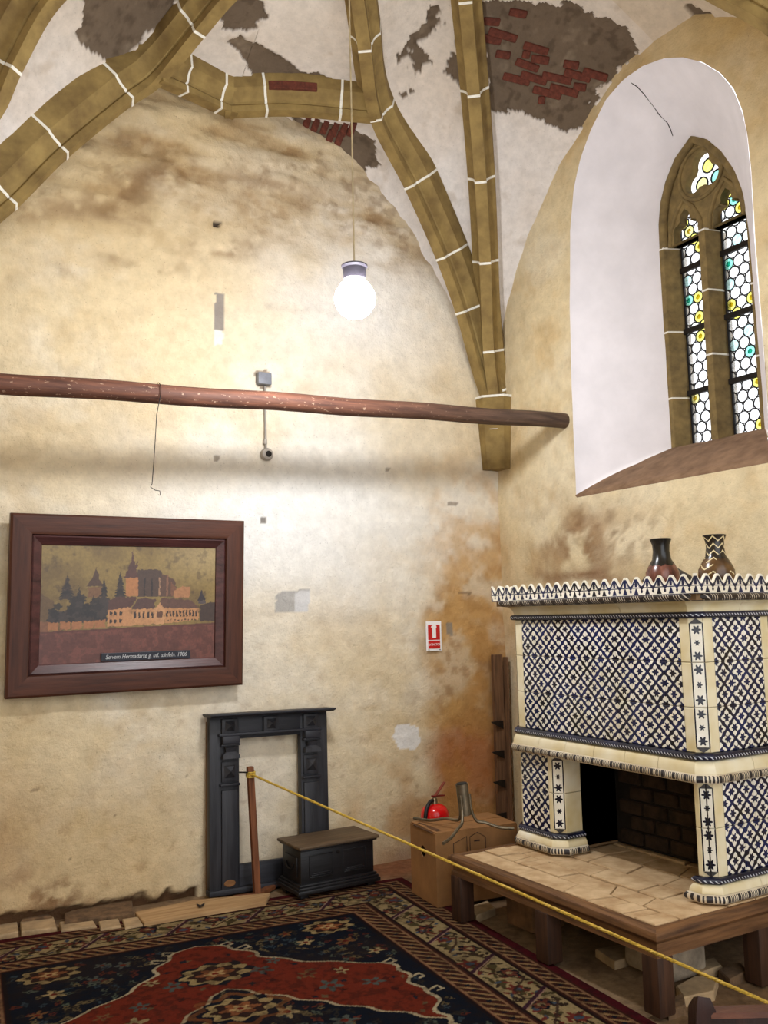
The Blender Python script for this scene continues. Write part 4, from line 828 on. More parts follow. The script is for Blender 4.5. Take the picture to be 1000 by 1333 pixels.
for y in (513, 575): MB().tube([tuple(bk(345.3, y - 3, -0.015) - s0), tuple(bk(345.4, y + 3, -0.015) - s0)], 0.014, 8).build('conduit_clip', gm, sen, 60)
me = MB().lathe([(0.040, 0.0), (0.043, 0.02), (0.036, 0.038), (0.022, 0.042)], 20).mesh('dome', 30); me.transform(Matrix.Rotation(math.pi / 2, 4, 'X')); d_ = link('dome', me, gm, sen)
me = MB().lathe([(0.021, 0.040), (0.019, 0.046), (0.006, 0.048)], 16).mesh('lens', 30); me.transform(Matrix.Translation((0.004, 0, 0)) @ Matrix.Rotation(math.pi / 2, 4, 'X')); link('lens', me, M['iron'], d_)

# ============================================================ FRAMED PICTURE
class Cv:                                                       # a small numpy canvas, linear colour
    def __init__(s, W_, H_, res): s.W, s.H = W_, H_; s.nx, s.ny = int(W_ / res) + 1, int(H_ / res) + 1; s.x, s.y = np.meshgrid(np.linspace(0, W_, s.nx), np.linspace(0, H_, s.ny), indexing='ij'); s.c = np.zeros((s.nx, s.ny, 3)); s.P = np.stack([s.x.ravel(), s.y.ravel(), np.zeros(s.x.size)], 1); s.jx = (vn(s.P, 90, 3) * 2 - 1).reshape(s.x.shape) * 2; s.jy = (vn(s.P, 90, 9) * 2 - 1).reshape(s.x.shape) * 2
    def blend(s, m_, col, k=1.0): m_ = np.clip(m_ * k, 0, 1)[..., None]; s.c = s.c * (1 - m_) + lin(col) * m_
    def poly(s, pts, col, k=1.0, wob=0.0025):
        p = np.array(pts); i0, i1 = np.searchsorted(s.x[:, 0], [p[:, 0].min(), p[:, 0].max()]); j0, j1 = np.searchsorted(s.y[0], [p[:, 1].min(), p[:, 1].max()]); i1 += 1; j1 += 1
        mm = inpoly(s.x[i0:i1, j0:j1] + s.jx[i0:i1, j0:j1] * wob, s.y[i0:i1, j0:j1] + s.jy[i0:i1, j0:j1] * wob, pts)[..., None] * k; s.c[i0:i1, j0:j1] = s.c[i0:i1, j0:j1] * (1 - mm) + lin(col) * mm
    def ell(s, cx, cy, rx, ry, col, k=1.0, a=0.0, lob=0, amp=0.2, ring=None):
        R_ = max(rx, ry) * 1.5; i0, i1 = np.searchsorted(s.x[:, 0], [cx - R_, cx + R_]); j0, j1 = np.searchsorted(s.y[0], [cy - R_, cy + R_])
        if i1 <= i0 or j1 <= j0: return
        X_, Y_ = s.x[i0:i1, j0:j1] - cx, s.y[i0:i1, j0:j1] - cy; ca, sa = math.cos(a), math.sin(a); u = (X_ * ca + Y_ * sa) / rx; v = (-X_ * sa + Y_ * ca) / ry
        r = np.hypot(u, v)
        if lob: r = r / (1 + amp * np.cos(lob * np.arctan2(v, u)))
        mm = ((r < 1) if ring is None else ((r < 1) & (r > 1 - ring)))[..., None] * k; s.c[i0:i1, j0:j1] = s.c[i0:i1, j0:j1] * (1 - mm) + lin(col) * mm
    def line(s, pts, w_, col, k=1.0):
        for (x0, y0), (x1, y1) in zip(pts[:-1], pts[1:]):
            i0, i1 = np.searchsorted(s.x[:, 0], [min(x0, x1) - w_, max(x0, x1) + w_]); j0, j1 = np.searchsorted(s.y[0], [min(y0, y1) - w_, max(y0, y1) + w_])
            if i1 <= i0 or j1 <= j0: continue
            X_, Y_ = s.x[i0:i1, j0:j1], s.y[i0:i1, j0:j1]; L_ = (x1 - x0) ** 2 + (y1 - y0) ** 2 + 1e-12; t = np.clip(((X_ - x0) * (x1 - x0) + (Y_ - y0) * (y1 - y0)) / L_, 0, 1)
            mm = (np.hypot(X_ - x0 - t * (x1 - x0), Y_ - y0 - t * (y1 - y0)) < w_)[..., None] * k; s.c[i0:i1, j0:j1] = s.c[i0:i1, j0:j1] * (1 - mm) + lin(col) * mm
PW, PH = 1.345, 1.0; tilt = math.radians(2.2)
pic = empty('framed_picture', (-2.740, -0.035, 1.208), label='large brown framed painting of a towered castle hanging on the stained wall', cat='painting'); pic.rotation_euler = (tilt, 0, 0)
fm = wood('frame_wood_h', (84, 46, 29), (54, 28, 18), 0, 0.5, 8, 0.3); fv = wood('frame_wood_v', (84, 46, 29), (54, 28, 18), 2, 0.5, 8, 0.3); fd = wood('frame_inner', (84, 48, 46), (48, 26, 26), 0, 0.35, 8, 0.5)
def frame_bar(name, pr, c0, c1, mat, par):                      # mitred bars: (inset, y) profile between rectangle corners
    rings = []
    for (x, z, dx_, dz_) in (c0, c1): rings.append([(x + dx_ * i, y, z + dz_ * i) for i, y in pr])
    MB().loft(rings).build(name, mat, par, 25)
hw = PW / 2; outer = [(0, 0.0), (0, -0.045), (0.012, -0.052), (0.095, -0.056), (0.112, -0.05), (0.118, -0.03), (0.118, 0.0)]; inner = [(0.117, -0.002), (0.117, -0.036), (0.125, -0.040), (0.168, -0.020), (0.172, -0.010), (0.172, -0.002)]
K4 = [(-hw, 0, 1, 1), (hw, 0, -1, 1), (hw, PH, -1, -1), (-hw, PH, 1, -1)]
for i in range(4):
    a_, b_ = K4[i], K4[(i + 1) % 4]; frame_bar('frame_bar', outer, a_, b_, fm if i % 2 == 0 else fv, pic); frame_bar('inner_moulding', inner, a_, b_, fd, pic)
for a_ in np.arange(0): pass
cw, ch = PW - 0.33, PH - 0.33; cv = Cv(1.0, 0.66, 0.0030)        # picture units: 1.0 x 0.66
T_ = lambda x, y: ((x - 50) / 875.0, 0.66 - (y - 45) / 640.0 * 0.66)   # from the zoomed photograph to picture units
nA = fbm(cv.P * 4, 1.5, 5, 101).reshape(cv.x.shape); nB = fbm(cv.P * 14, 2, 4, 105).reshape(cv.x.shape)
cv.c[:] = lin((150, 124, 68)); cv.blend(sstep(.4, .7, nA), (112, 88, 48), .75); cv.blend(sstep(.55, .75, nB), (98, 78, 46), .5); cv.blend(sstep(.55, .95, cv.x) * sstep(.4, .6, cv.y), (196, 172, 124), .6)
gnd = T_(0, 500)[1]; cv.blend((cv.y < gnd - 0.01 + 0.03 * cv.x).astype(float), (104, 56, 44)); cv.blend((cv.y < gnd - 0.02 + 0.03 * cv.x) * sstep(.4, .65, nB), (136, 76, 62), .7); cv.blend((cv.y < gnd - .02) * sstep(.5, .7, nA), (84, 44, 32), .6)
PG = lambda pts, col, k=1.0: cv.poly([T_(*p) for p in pts], col, k)
OR, DK, RF, TR = (190, 128, 78), (58, 42, 34), (92, 58, 48), (44, 36, 32)
PG([(50, 300), (120, 350), (120, 460), (50, 470)], (110, 84, 52)); PG([(840, 380), (925, 355), (925, 470), (840, 470)], (72, 52, 42))
PG([(518, 178), (630, 176), (640, 200), (640, 330), (515, 330)], (84, 62, 50)); PG([(635, 200), (700, 230), (715, 280), (690, 330), (635, 330)], (98, 68, 52))
for x in (545, 582, 622): PG([(x, 225), (x + 9, 225), (x + 9, 325), (x, 325)], (168, 128, 96) if x == 622 else (48, 36, 32))
PG([(660, 205), (672, 210), (672, 325), (660, 325)], (140, 96, 70)); PG([(685, 240), (720, 290), (720, 325), (685, 325)], (128, 84, 58)); PG([(700, 300), (745, 270), (785, 272), (785, 335), (700, 335)], (184, 128, 84))
PG([(455, 225), (520, 225), (518, 325), (455, 325)], OR); PG([(445, 225), (525, 225), (510, 180), (498, 130), (489, 60), (482, 130), (462, 185)], RF); PG([(503, 170), (515, 170), (511, 125)], RF)
PG([(275, 275), (345, 275), (345, 330), (275, 330)], (128, 90, 58)); PG([(265, 270), (352, 270), (325, 225), (309, 165), (296, 225)], (86, 60, 44))
PG([(825, 355), (872, 355), (848, 290)], (56, 44, 48)); PG([(832, 355), (868, 355), (868, 372), (832, 372)], (90, 76, 74))
rt_ = random.Random(5)
for (x, top_, bot, w_) in ((175, 215, 340, 45), (232, 275, 400, 36), (350, 225, 400, 42), (430, 195, 340, 40), (205, 330, 460, 70), (300, 330, 460, 75), (125, 400, 460, 36), (335, 400, 460, 60)):
    for k in range(9):
        y0 = top_ + (bot - top_) * k / 9; ww = w_ * (k + 1) / 9; PG([(x, y0 - 12), (x + ww, y0 + (bot - top_) / 8), (x - ww, y0 + (bot - top_) / 8)], (TR, (54, 44, 38), (66, 52, 44))[k % 3])
for (x, y, rx_, ry_) in ((190, 380, 60, 50), (290, 395, 70, 55), (130, 430, 30, 30), (345, 390, 30, 60), (230, 430, 90, 25)):
    for k in range(14): a1, a2 = T_(x + rt_.uniform(-rx_, rx_), y + rt_.uniform(-ry_, ry_)); cv.ell(a1, a2, .022, .018, rt_.choice(((50, 42, 38), (66, 54, 50), (40, 34, 32))), .9, 0, 5, .2)
PG([(370, 345), (420, 330), (515, 330), (480, 392), (370, 400)], RF); PG([(370, 398), (485, 385), (490, 488), (370, 490)], (206, 148, 98))
PG([(485, 395), (520, 335), (610, 340), (600, 400)], (92, 62, 54)); PG([(620, 380), (640, 335), (800, 350), (835, 400), (640, 400)], (104, 70, 56)); PG([(488, 398), (605, 395), (605, 478), (488, 488)], (206, 150, 100)); PG([(655, 392), (835, 398), (835, 462), (655, 478)], (200, 144, 94)); PG([(600, 400), (628, 362), (656, 398), (656, 480), (600, 482)], (210, 156, 108))
for x in (380, 400, 428):
    for y in (408, 450): PG([(x, y), (x + 13, y), (x + 13, y + 22), (x, y + 22)], DK)
for k in range(5): PG([(498 + 22 * k, 412), (509 + 22 * k, 412), (509 + 22 * k, 448), (498 + 22 * k, 448)], DK)
for k in range(10): PG([(662 + 17 * k, 408), (672 + 17 * k, 408), (672 + 17 * k, 442), (662 + 17 * k, 442)], DK)
for k in range(9): PG([(668 + 18 * k, 456), (675 + 18 * k, 456), (675 + 18 * k, 464), (668 + 18 * k, 464)], DK)
PG([(612, 410), (644, 410), (644, 445), (612, 445)], (108, 70, 48)); PG([(50, 455), (100, 460), (100, 510), (50, 510)], (140, 92, 62))
for k in range(5): PG([(90 + 55 * k, 462 - 2 * k), (140 + 55 * k, 460 - 2 * k), (140 + 55 * k, 500 - 2 * k), (90 + 55 * k, 504 - 2 * k)], (178, 118, 74))
cv.blend(sstep(.6, .8, nB), (70, 48, 36), .35); cv.c *= 0.86
Pp = np.stack([cv.x.ravel() * (cw / 1.0) - cw / 2, np.full(cv.x.size, -0.012), cv.y.ravel() * (ch / 0.66) + 0.165], 1)
canvas_o = link('canvas', grid_mesh('canvas', Pp, cv.nx, cv.ny, cv.c.reshape(-1, 3), True), M['paint'], pic, label='dark oil painting of a castle with pointed towers')
pb_ = MB().bbox((0.09, -0.020, 0.198), (0.52, 0.010, 0.046), 0.002).build('title_plaque', plain('plaque_black', (26, 28, 42), 0.4, 0, 0.3, 20), pic)
def text(body, size, loc, rot, mat, par, name='lettering', shear=0.0, sx=1.0, ext_=0.0006):
    cu = bpy.data.curves.new('t', 'FONT'); cu.body = body; cu.size = size; cu.align_x = 'CENTER'; cu.align_y = 'CENTER'; cu.shear = shear; cu.extrude = ext_; ob = bpy.data.objects.new('tmp', cu); COL.objects.link(ob)
    me = bpy.data.meshes.new_from_object(ob.evaluated_get(bpy.context.evaluated_depsgraph_get())); bpy.data.objects.remove(ob); me.materials.clear()
    me.transform(Matrix.Translation(loc) @ rot @ Matrix.Scale(sx, 4, (1, 0, 0))); return link(name, me, mat, par)
RX = Matrix.Rotation(math.pi / 2, 4, 'X')
text('Se:vem Hermadarte g. ud. u.infeln. 1906', 0.034, (0.09, -0.0258, 0.198), RX, plain('plaque_ink', (200, 200, 200), 0.6), pb_, 'lettering', 0.25, 0.86)
link('back_panel', MB().box((0, -0.006, PH / 2), (PW - 0.2, 0.006, PH - 0.2)).mesh('back_panel'), fd, pic)

# ============================================================ FIRE SIGN
a_ = bk(554, 809, -0.012); b_ = bk(575, 847, -0.012); sw, sh = abs(b_[0] - a_[0]), abs(a_[2] - b_[2]); sc_ = ((a_[0] + b_[0]) / 2, -0.014, (a_[2] + b_[2]) / 2)
sign = empty('fire_sign', sc_, label='red and white fire extinguisher sign on the stained wall', cat='sign')
sw_ = plain('sign_white', (244, 242, 242), 0.35, 0, 0.03, 5); sr_ = plain('sign_red', (206, 34, 34), 0.35, 0, 0.15, 8)
MB().bbox((0, 0, 0), (sw, 0.006, sh), 0.002).build('board', sw_, sign); MB().box((0, -0.004, 0.026), (sw * .76, 0.003, sh * .50)).build('red_field', sr_, sign); MB().box((0, -0.004, -sh * .285), (sw * .76, 0.003, sh * .26)).build('red_field', sr_, sign)
tag(MB().loft([[(x * sw, y, z * sh) for x, z in ((-.12, -.06), (.12, -.06), (.12, .26), (.17, .30), (.14, .36), (.05, .375), (.05, .40), (-.05, .40), (-.05, .375), (-.17, .34), (-.20, .28), (-.12, .30))] for y in (-0.0056, -0.0068)]).build('pictogram', sw_, sign), 'white extinguisher pictogram')
text('EXTINCTOR', 0.022, (0, -0.0062, -sh * .285), RX, sw_, sign, 'lettering', 0, 0.80)
for sx_ in (-1, 1): MB().bbox((sx_ * sw * .36, -0.005, -sh * .455), (0.008, 0.004, 0.006), 0.001).build('screw', M['iron'], sign)

# ============================================================ VASES ON THE STOVE
ZT = 1.670
m = Mat('glazed_vase', 0.25, 0, 0.5); u, v = m.uv(); zz = (u * 6.0).frac(); zig = (((zz * 2.0 - 1.0).abs() * 0.022 + v) * 30.0).frac() < 0.20; nn_ = m.noise(9, 3)
nk = v > 0.165; m.col(m.mix(zig * (nn_ > 0.46), m.mix(nk, m.ramp(m.noise(8, 3), [(0.3, (52, 36, 24)), (0.55, (112, 80, 44)), (0.75, (160, 122, 70))]), (36, 28, 22)), (222, 204, 158))); VM2 = m.m
m = Mat('smoked_vase', 0.25, 0, 0.5); u, v = m.uv(); nk = (v + m.noise(14, 3) * 0.06) > 0.185; m.col(m.mix(nk, m.ramp(m.noise(6, 3, stretch=(3, 3, 1)), [(0.3, (52, 34, 30)), (0.5, (110, 66, 54)), (0.72, (156, 104, 88))]), (24, 22, 20))); VM1 = m.m
vprof = [(0.040, 0.0), (0.062, 0.02), (0.082, 0.075), (0.080, 0.115), (0.062, 0.150), (0.046, 0.175), (0.040, 0.215), (0.042, 0.245), (0.052, 0.270), (0.050, 0.272), (0.040, 0.25), (0.03, 0.10)]
for (px_, py_, sc, mt, lb) in ((860, 702, 1.0, VM1, 'dark reddish glazed vase beside a dark bowl on top of the stove'), (930, 697, 1.03, VM2, 'brown glazed vase with pale zigzag lines on top of the stove')):
    p = rt(px_, py_, -0.62); o = empty('vase', (p[0], p[1], ZT), label=lb, cat='vase'); k = (p[2] - ZT) / 0.272
    dk_ = plain('vase_neck', (30, 26, 24), 0.25)
    MB().lathe([(r * 1.02, z * k) for r, z in vprof], 28).build('body', mt, o, 50); MB().tube([(0.050 * math.cos(t), 0.050 * math.sin(t), 0.271 * k) for t in np.linspace(0, 2 * math.pi, 25)], 0.004, 6, False).build('rim', dk_, o, 60)
p = rt(873, 748, -0.445)
o = empty('dark_bowl', (p[0], p[1] + 0.02, ZT), label='dark upturned bowl lying behind the reddish vase', cat='bowl')
MB().lathe([(0.110, 0.0), (0.125, 0.09), (0.118, 0.105), (0.05, 0.150), (0.02, 0.156)], 28).build('dome', plain('lid_dark', (36, 34, 46), 0.5, 0, 0.3, 12), o, 30); MB().lathe([(0.124, 0.080), (0.132, 0.088), (0.124, 0.098)], 28).build('rim', plain('lid_rim', (30, 28, 38), 0.5), o, 40)

# ============================================================ FIREPLACE SURROUND
mx0, my0 = -2.290, -0.128
sur = empty('fireplace_surround', (mx0, my0, 0.0), math.radians(2.5), label='dark painted wooden fireplace surround leaning against the wall', cat='surround'); sur.rotation_euler = (math.radians(-2.6), math.radians(0.9), math.radians(-0.5)); sur.location.z = 0.012; sur.scale = (1, 1, 1.012)
bl1 = wood('surround_paint_v', (54, 54, 58), (29, 29, 33), 2, 0.5, 8); bl2 = wood('surround_paint_h', (50, 50, 56), (28, 28, 32), 0, 0.5, 8); br_ = wood('surround_bare', (118, 84, 52), (80, 54, 32), 2, 0.7)
SWd, SHt = 0.775, 1.005
def su(name, c_, d, mat=bl1, bev=0.003, **k): return MB().bbox(c_, d, bev).build(name, mat, sur, 30, **k)
jw = 0.185
for sx_, x0 in ((0, 0.0), (1, SWd - jw)):
    su('jamb', (x0 + jw / 2, 0.035, 0.49), (jw, 0.05, 0.98)); s_ = 1 if sx_ == 0 else -1; xc = x0 + jw / 2 + s_ * 0.028
    su('jamb_strip', (xc, 0.004, 0.30), (0.098, 0.014, 0.56)); su('shelf_bead', (xc, -0.004, 0.612), (0.122, 0.030, 0.014), bl2)
    su('jamb_panel', (xc, 0.004, 0.685), (0.098, 0.012, 0.118))
    MB().add([(xc - .034, -0.002, .650), (xc + .034, -0.002, .650), (xc + .034, -0.002, .722), (xc - .034, -0.002, .722), (xc, -0.028, .69)], [(0, 1, 4), (1, 2, 4), (2, 3, 4), (3, 0, 4), (3, 2, 1, 0)]).build('diamond_boss', bl1, sur)
    MB().loft([[(xc - .055, -.002, .762), (xc + .055, -.002, .762), (xc + .055, -.040, .762), (xc - .055, -.040, .762)], [(xc - .05, -.002, .785), (xc + .05, -.002, .785), (xc + .05, -.035, .785), (xc - .05, -.035, .785)], [(xc - .03, -.002, .80), (xc + .03, -.002, .80), (xc + .03, -.022, .80), (xc - .03, -.022, .80)], [(xc - .034, -.002, .825), (xc + .034, -.002, .825), (xc + .034, -.03, .825), (xc - .034, -.03, .825)]]).build('capital', bl1, sur)
    su('corbel', (xc, -0.018, 0.868), (0.11, 0.045, 0.050), bl2, 0.012); su('corbel_ledge', (xc, -0.012, 0.840), (0.118, 0.036, 0.012), bl2)
su('frieze', (SWd / 2, 0.036, 0.935), (SWd, 0.05, 0.13), bl2); su('frieze_bead', (SWd / 2, -0.004, 0.898), (SWd - 0.10, 0.034, 0.014), bl2)
for xc in (jw / 2 + .028, SWd / 2, SWd - jw / 2 - .028):
    su('frieze_block', (xc, 0.0, 0.946), (0.10, 0.020, 0.088)); MB().add([(xc - .03, -0.010, .918), (xc + .03, -0.010, .918), (xc + .03, -0.010, .976), (xc - .03, -0.010, .976), (xc, -0.034, .95)], [(0, 1, 4), (1, 2, 4), (2, 3, 4), (3, 0, 4), (3, 2, 1, 0)]).build('diamond_boss', bl1, sur)
MB().loft([[(-0.012, 0.068, 1.002), (SWd + .012, 0.068, 1.002), (SWd + .012, -0.060, 1.002), (-0.012, -0.060, 1.002)], [(-0.024, 0.068, 1.014), (SWd + .024, 0.068, 1.014), (SWd + .024, -0.078, 1.014), (-0.024, -0.078, 1.014)], [(-0.024, 0.068, 1.022), (SWd + .024, 0.068, 1.022), (SWd + .024, -0.078, 1.022), (-0.024, -0.078, 1.022)]]).build('mantel_shelf', bl2, sur)
su('bottom_board', (SWd / 2, 0.045, 0.075), (SWd - 2 * jw + 0.02, 0.03, 0.15), bl2, label='blue-grey board closing the foot of the opening'); su('plinth', (SWd / 2, 0.026, 0.016), (SWd + 0.012, 0.068, 0.030), bl2)
for x in (0.0, SWd): su('side_return', (x + (0.006 if x == 0 else -0.006), 0.066, 0.49), (0.014, 0.03, 0.97), br_)
MB().lathe([(0.0, 0), (0.036, 0.001), (0.030, 0.004)], 12).build('worn_spot', plain('bare_wood', (140, 96, 56), 0.8), sur).location = (0.118, -0.0035, 0.062)
bpy.data.objects['worn_spot'].rotation_euler = (math.pi / 2, 0, 0); bpy.data.objects['worn_spot'].scale = (1, 0.55, 1)

# ============================================================ WOODEN BARRIER POST AND ROPE
pt_ = np.array(fl(335, 1167, 0.0)); top_ = np.array(bk(325.5, 998, pt_[1] + 0.01))
post = empty('barrier_post', tuple(pt_), label='slim brown wooden post holding the end of the yellow rope', cat='post'); pw_ = wood('post_wood', (138, 84, 50), (88, 50, 29), 2, 0.55)
d_ = top_ - pt_; q4 = [(-.018, -.016), (.018, -.016), (.018, .016), (-.018, .016)]
MB().loft([[(x + d_[0] * t, y + d_[1] * t, d_[2] * t) for x, y in q4] for t in (0.0, 0.5, 1.0)]).build('stake', pw_, post)
MB().bbox((-0.075, -0.01, 0.012), (0.14, 0.045, 0.024), 0.003, rz=-0.25).build('foot', pw_, post); MB().bbox((0.07, 0.045, 0.012), (0.16, 0.045, 0.024), 0.003, rz=0.6).build('foot', pw_, post)
tp = bk(322, 1006, pt_[1] - 0.012); tl_ = tp - pt_
MB().tube([tuple(tl_ + np.array([0.02, 0, 0])), tuple(tl_ + np.array([-0.05, 0, 0.008]))], 0.005, 6).build('peg', M['iron'], post)
# rope: straight, along the room side of the platform
r0 = np.array(bk(327, 1008, pt_[1] - 0.022)); r1 = np.array(rt(853, 1240.5, HX0 - 0.075)); rd = r1 - r0; r2 = r0 + rd * 1.62
strands = MB(); nR = 420
for k in range(3):
    pp = []
    for i in range(nR):
        t = i / (nR - 1); p = r0 + (r2 - r0) * t; a = 2 * math.pi * (t * 95 + k / 3); e1 = np.cross(rd, [0, 0, 1.0]); e1 /= np.linalg.norm(e1); e2 = np.cross(e1, rd / np.linalg.norm(rd)); pp.append(tuple(p + e1 * 0.0034 * math.cos(a) + e2 * 0.0034 * math.sin(a)))
    strands.tube(pp, 0.0042, 5)
for k in range(4): strands.tube([tuple(np.array(bk(327, 1008, pt_[1] + 0.0)) + np.array([0.026 * math.cos(a) - 0.003, 0.024 * math.sin(a), 0.009 * (k - 1.5)])) for a in np.linspace(0, 2 * math.pi, 17)], 0.0045, 5, False)
tag(strands.build('barrier_rope', plain('gold_rope', (222, 184, 72), 0.5, 0, 0.3, 90), smooth=60), 'twisted yellow barrier rope stretched past the hearth platform', 'rope')
p2_ = np.array([r2[0], r2[1], 0.0]); post2 = empty('barrier_post', tuple(p2_), label='short wooden post at the far end of the yellow rope', cat='post'); zt_ = float(r2[2])
MB().bbox((0, 0, (zt_ + 0.06) / 2), (0.036, 0.036, zt_ + 0.06), 0.003).build('stake', pw_, post2); MB().bbox((0, 0, 0.012), (0.2, 0.045, 0.024), 0.003).build('foot', pw_, post2)

# ============================================================ SMALL CHEST
cf0, cf1 = np.array(fl(389, 1173, 0.012)), np.array(fl(496, 1151, 0.012)); an = math.atan2(cf1[1] - cf0[1], cf1[0] - cf0[0]); CW = float(np.hypot(*(cf1 - cf0)[:2])); CD, CH = 0.30, 0.315
chest = empty('small_chest', (cf0[0], cf0[1], 0.0), an, label='small black panelled wooden chest with a worn brown lid', cat='chest')
bk_ = wood('chest_black', (30, 28, 30), (12, 11, 13), 0, 0.42, 8, 0.45); ld_ = wood('chest_lid', (104, 84, 60), (62, 46, 32), 0, 0.6)
def cb(name, c_, d, mat=bk_, bev=0.003, par=chest, **k): return MB().bbox(c_, d, bev).build(name, mat, par, 30, **k)
body = cb('body', (CW / 2, CD / 2, 0.165), (CW - 0.06, CD - 0.06, 0.215))
for z, e, h in ((0.045, 0.0, 0.024), (0.064, 0.008, 0.016), (0.079, 0.016, 0.014)): cb('plinth_moulding', (CW / 2, CD / 2, z), (CW - 2 * e, CD - 2 * e, h), bk_, 0.004)
for x in (0.05, CW - 0.05):
    for y in (0.05, CD - 0.05): cb('foot', (x, y, 0.0175 + (0.005 if y < .1 else 0)), (0.05, 0.05, 0.035 - (0.010 if y < .1 else 0)))
lid = cb('lid', (CW / 2, CD / 2 - 0.004, 0.292), (CW - 0.012, CD + 0.004, 0.018), ld_, 0.006); cb('lid_moulding', (CW / 2, CD / 2 - 0.004, 0.279), (CW - 0.036, CD - 0.016, 0.014), bk_, 0.004)
for x0 in (0.085, CW / 2 + 0.035):
    w_ = CW / 2 - 0.12; xc = x0 + w_ / 2
    cb('panel_frame', (xc, 0.028, 0.238), (w_, 0.010, 0.007)); 
    for z, e in ((0.118, 0.0), (0.127, 0.010), (0.135, 0.02)): cb('panel_moulding', (xc, 0.028 - 0.004 * (0.135 - z) / 0.02, z), (w_ - 2 * e, 0.014, 0.007))
    for xx in (x0, x0 + w_): cb('panel_frame', (xx, 0.029, 0.178), (0.006, 0.008, 0.118))
MB().lathe([(0.010, 0), (0.010, 0.003), (0.004, 0.005)], 10).build('keyhole_plate', M['iron'], body).location = (0, 0, 0)
kp = bpy.data.objects['keyhole_plate']; kp.rotation_euler = (math.pi / 2, 0, 0); kp.location = (CW / 2, 0.0285, 0.235)
cb('side_panel', (0.027, CD / 2, 0.175), (0.010, 0.16, 0.11)); MB().tube([(0.016, CD / 2 + 0.05 * math.cos(a), 0.19 - 0.035 * math.sin(a)) for a in np.linspace(0, math.pi, 12)], 0.006, 6).build('side_handle', M['iron'], chest, 60)

# ============================================================ CARDBOARD BOX, METAL STAND, EXTINGUISHER, SPIKED BOARD
bxh = 0.388
qa, qb, qc = np.array([-1.325, -1.040]), np.array([-1.268, -0.725]), np.array([-0.800, -1.095])
ux = (qc - qa) / np.linalg.norm(qc - qa); Lx = float(np.linalg.norm(qc - qa)); uy = np.array([-ux[1], ux[0]]); Ly = 0.32
qa = np.array([-1.310, -1.020]); rz_ = math.atan2(ux[1], ux[0])
box = empty('cardboard_box', (qa[0], qa[1], 0.0135), rz_, label='brown cardboard box with a hand hole standing by the platform', cat='box')
cbm = plain('cardboard', (160, 113, 66), 0.85, 0, 0.22, 5, 0.2); cbd = plain('cardboard_edge', (92, 60, 34), 0.9)
t_ = 0.005
bb = MB(); bb.box((Lx / 2, t_ / 2, bxh / 2), (Lx, t_, bxh)); bb.box((Lx / 2, Ly - t_ / 2, bxh / 2), (Lx, t_, bxh)); bb.box((Lx - t_ / 2, Ly / 2, bxh / 2), (t_, Ly - 2 * t_, bxh)); bb.box((Lx / 2, Ly / 2, t_ / 2), (Lx - 2 * t_, Ly - 2 * t_, t_))
bb.build('body', cbm, box)
me = plate('end_wall', [[(0.0 + t_, 0.0), (Ly - t_, 0.0), (Ly - t_, bxh), (t_, bxh)], arc2((Ly / 2, 0.265), 0.03, 0, 360, 20)[:-1]], 0.0, t_, 0.0008, cbm); me.transform(Matrix.Scale(1, 4)); link('end_wall', me, cbm, box)
for (c_, d, tl2, rx_) in (((Lx / 2, Ly * .245, bxh + 0.004), (Lx - 0.01, Ly * .49, 0.005), 0.012, 0), ((Lx / 2, Ly * .745, bxh + 0.006), (Lx - 0.01, Ly * .49, 0.005), -0.02, 0)):
    MB().box(c_, d, tilt=Matrix.Rotation(tl2, 3, 'X')).build('flap', cbm, box)
fm_ = MB(); fm_.add([(-0.004, 0.03, bxh), (-0.004, Ly - 0.05, bxh), (0.03, Ly - 0.06, bxh + 0.012), (0.05, 0.03, bxh + 0.012), (-0.004, 0.03, bxh - 0.004), (-0.004, Ly - 0.05, bxh - 0.004)], [(0, 1, 2, 3), (4, 5, 1, 0)]); fm_.build('torn_flap', cbd, box)
ink = plain('box_print', (60, 34, 22), 0.8)
def prt(pts, x0, z0): return MB().tube([(x0 + x, -0.0012, z0 + z) for x, z in pts], 0.0022, 4).build('printed_mark', ink, box)
prt([(0.0, 0.0), (0, .105), (.085, .135), (.085, .02)], 0.11, 0.22); prt([(0.0, -.02), (0.0, .10), (.05, .12), (.10, .09), (.10, -.01)], 0.215, 0.25); MB().box((0.26, -0.0012, 0.325), (0.035, 0.002, 0.008)).build('printed_mark', ink, box); MB().add([(0.155, -0.0015, .235), (0.185, -0.0015, .245), (0.165, -0.0015, .255)], [(0, 1, 2)]).build('printed_mark', ink, box); MB().add([(0.10, -0.0015, .10), (0.15, -0.0015, .095), (0.135, -0.0015, .118)], [(0, 1, 2)]).build('printed_mark', ink, box)
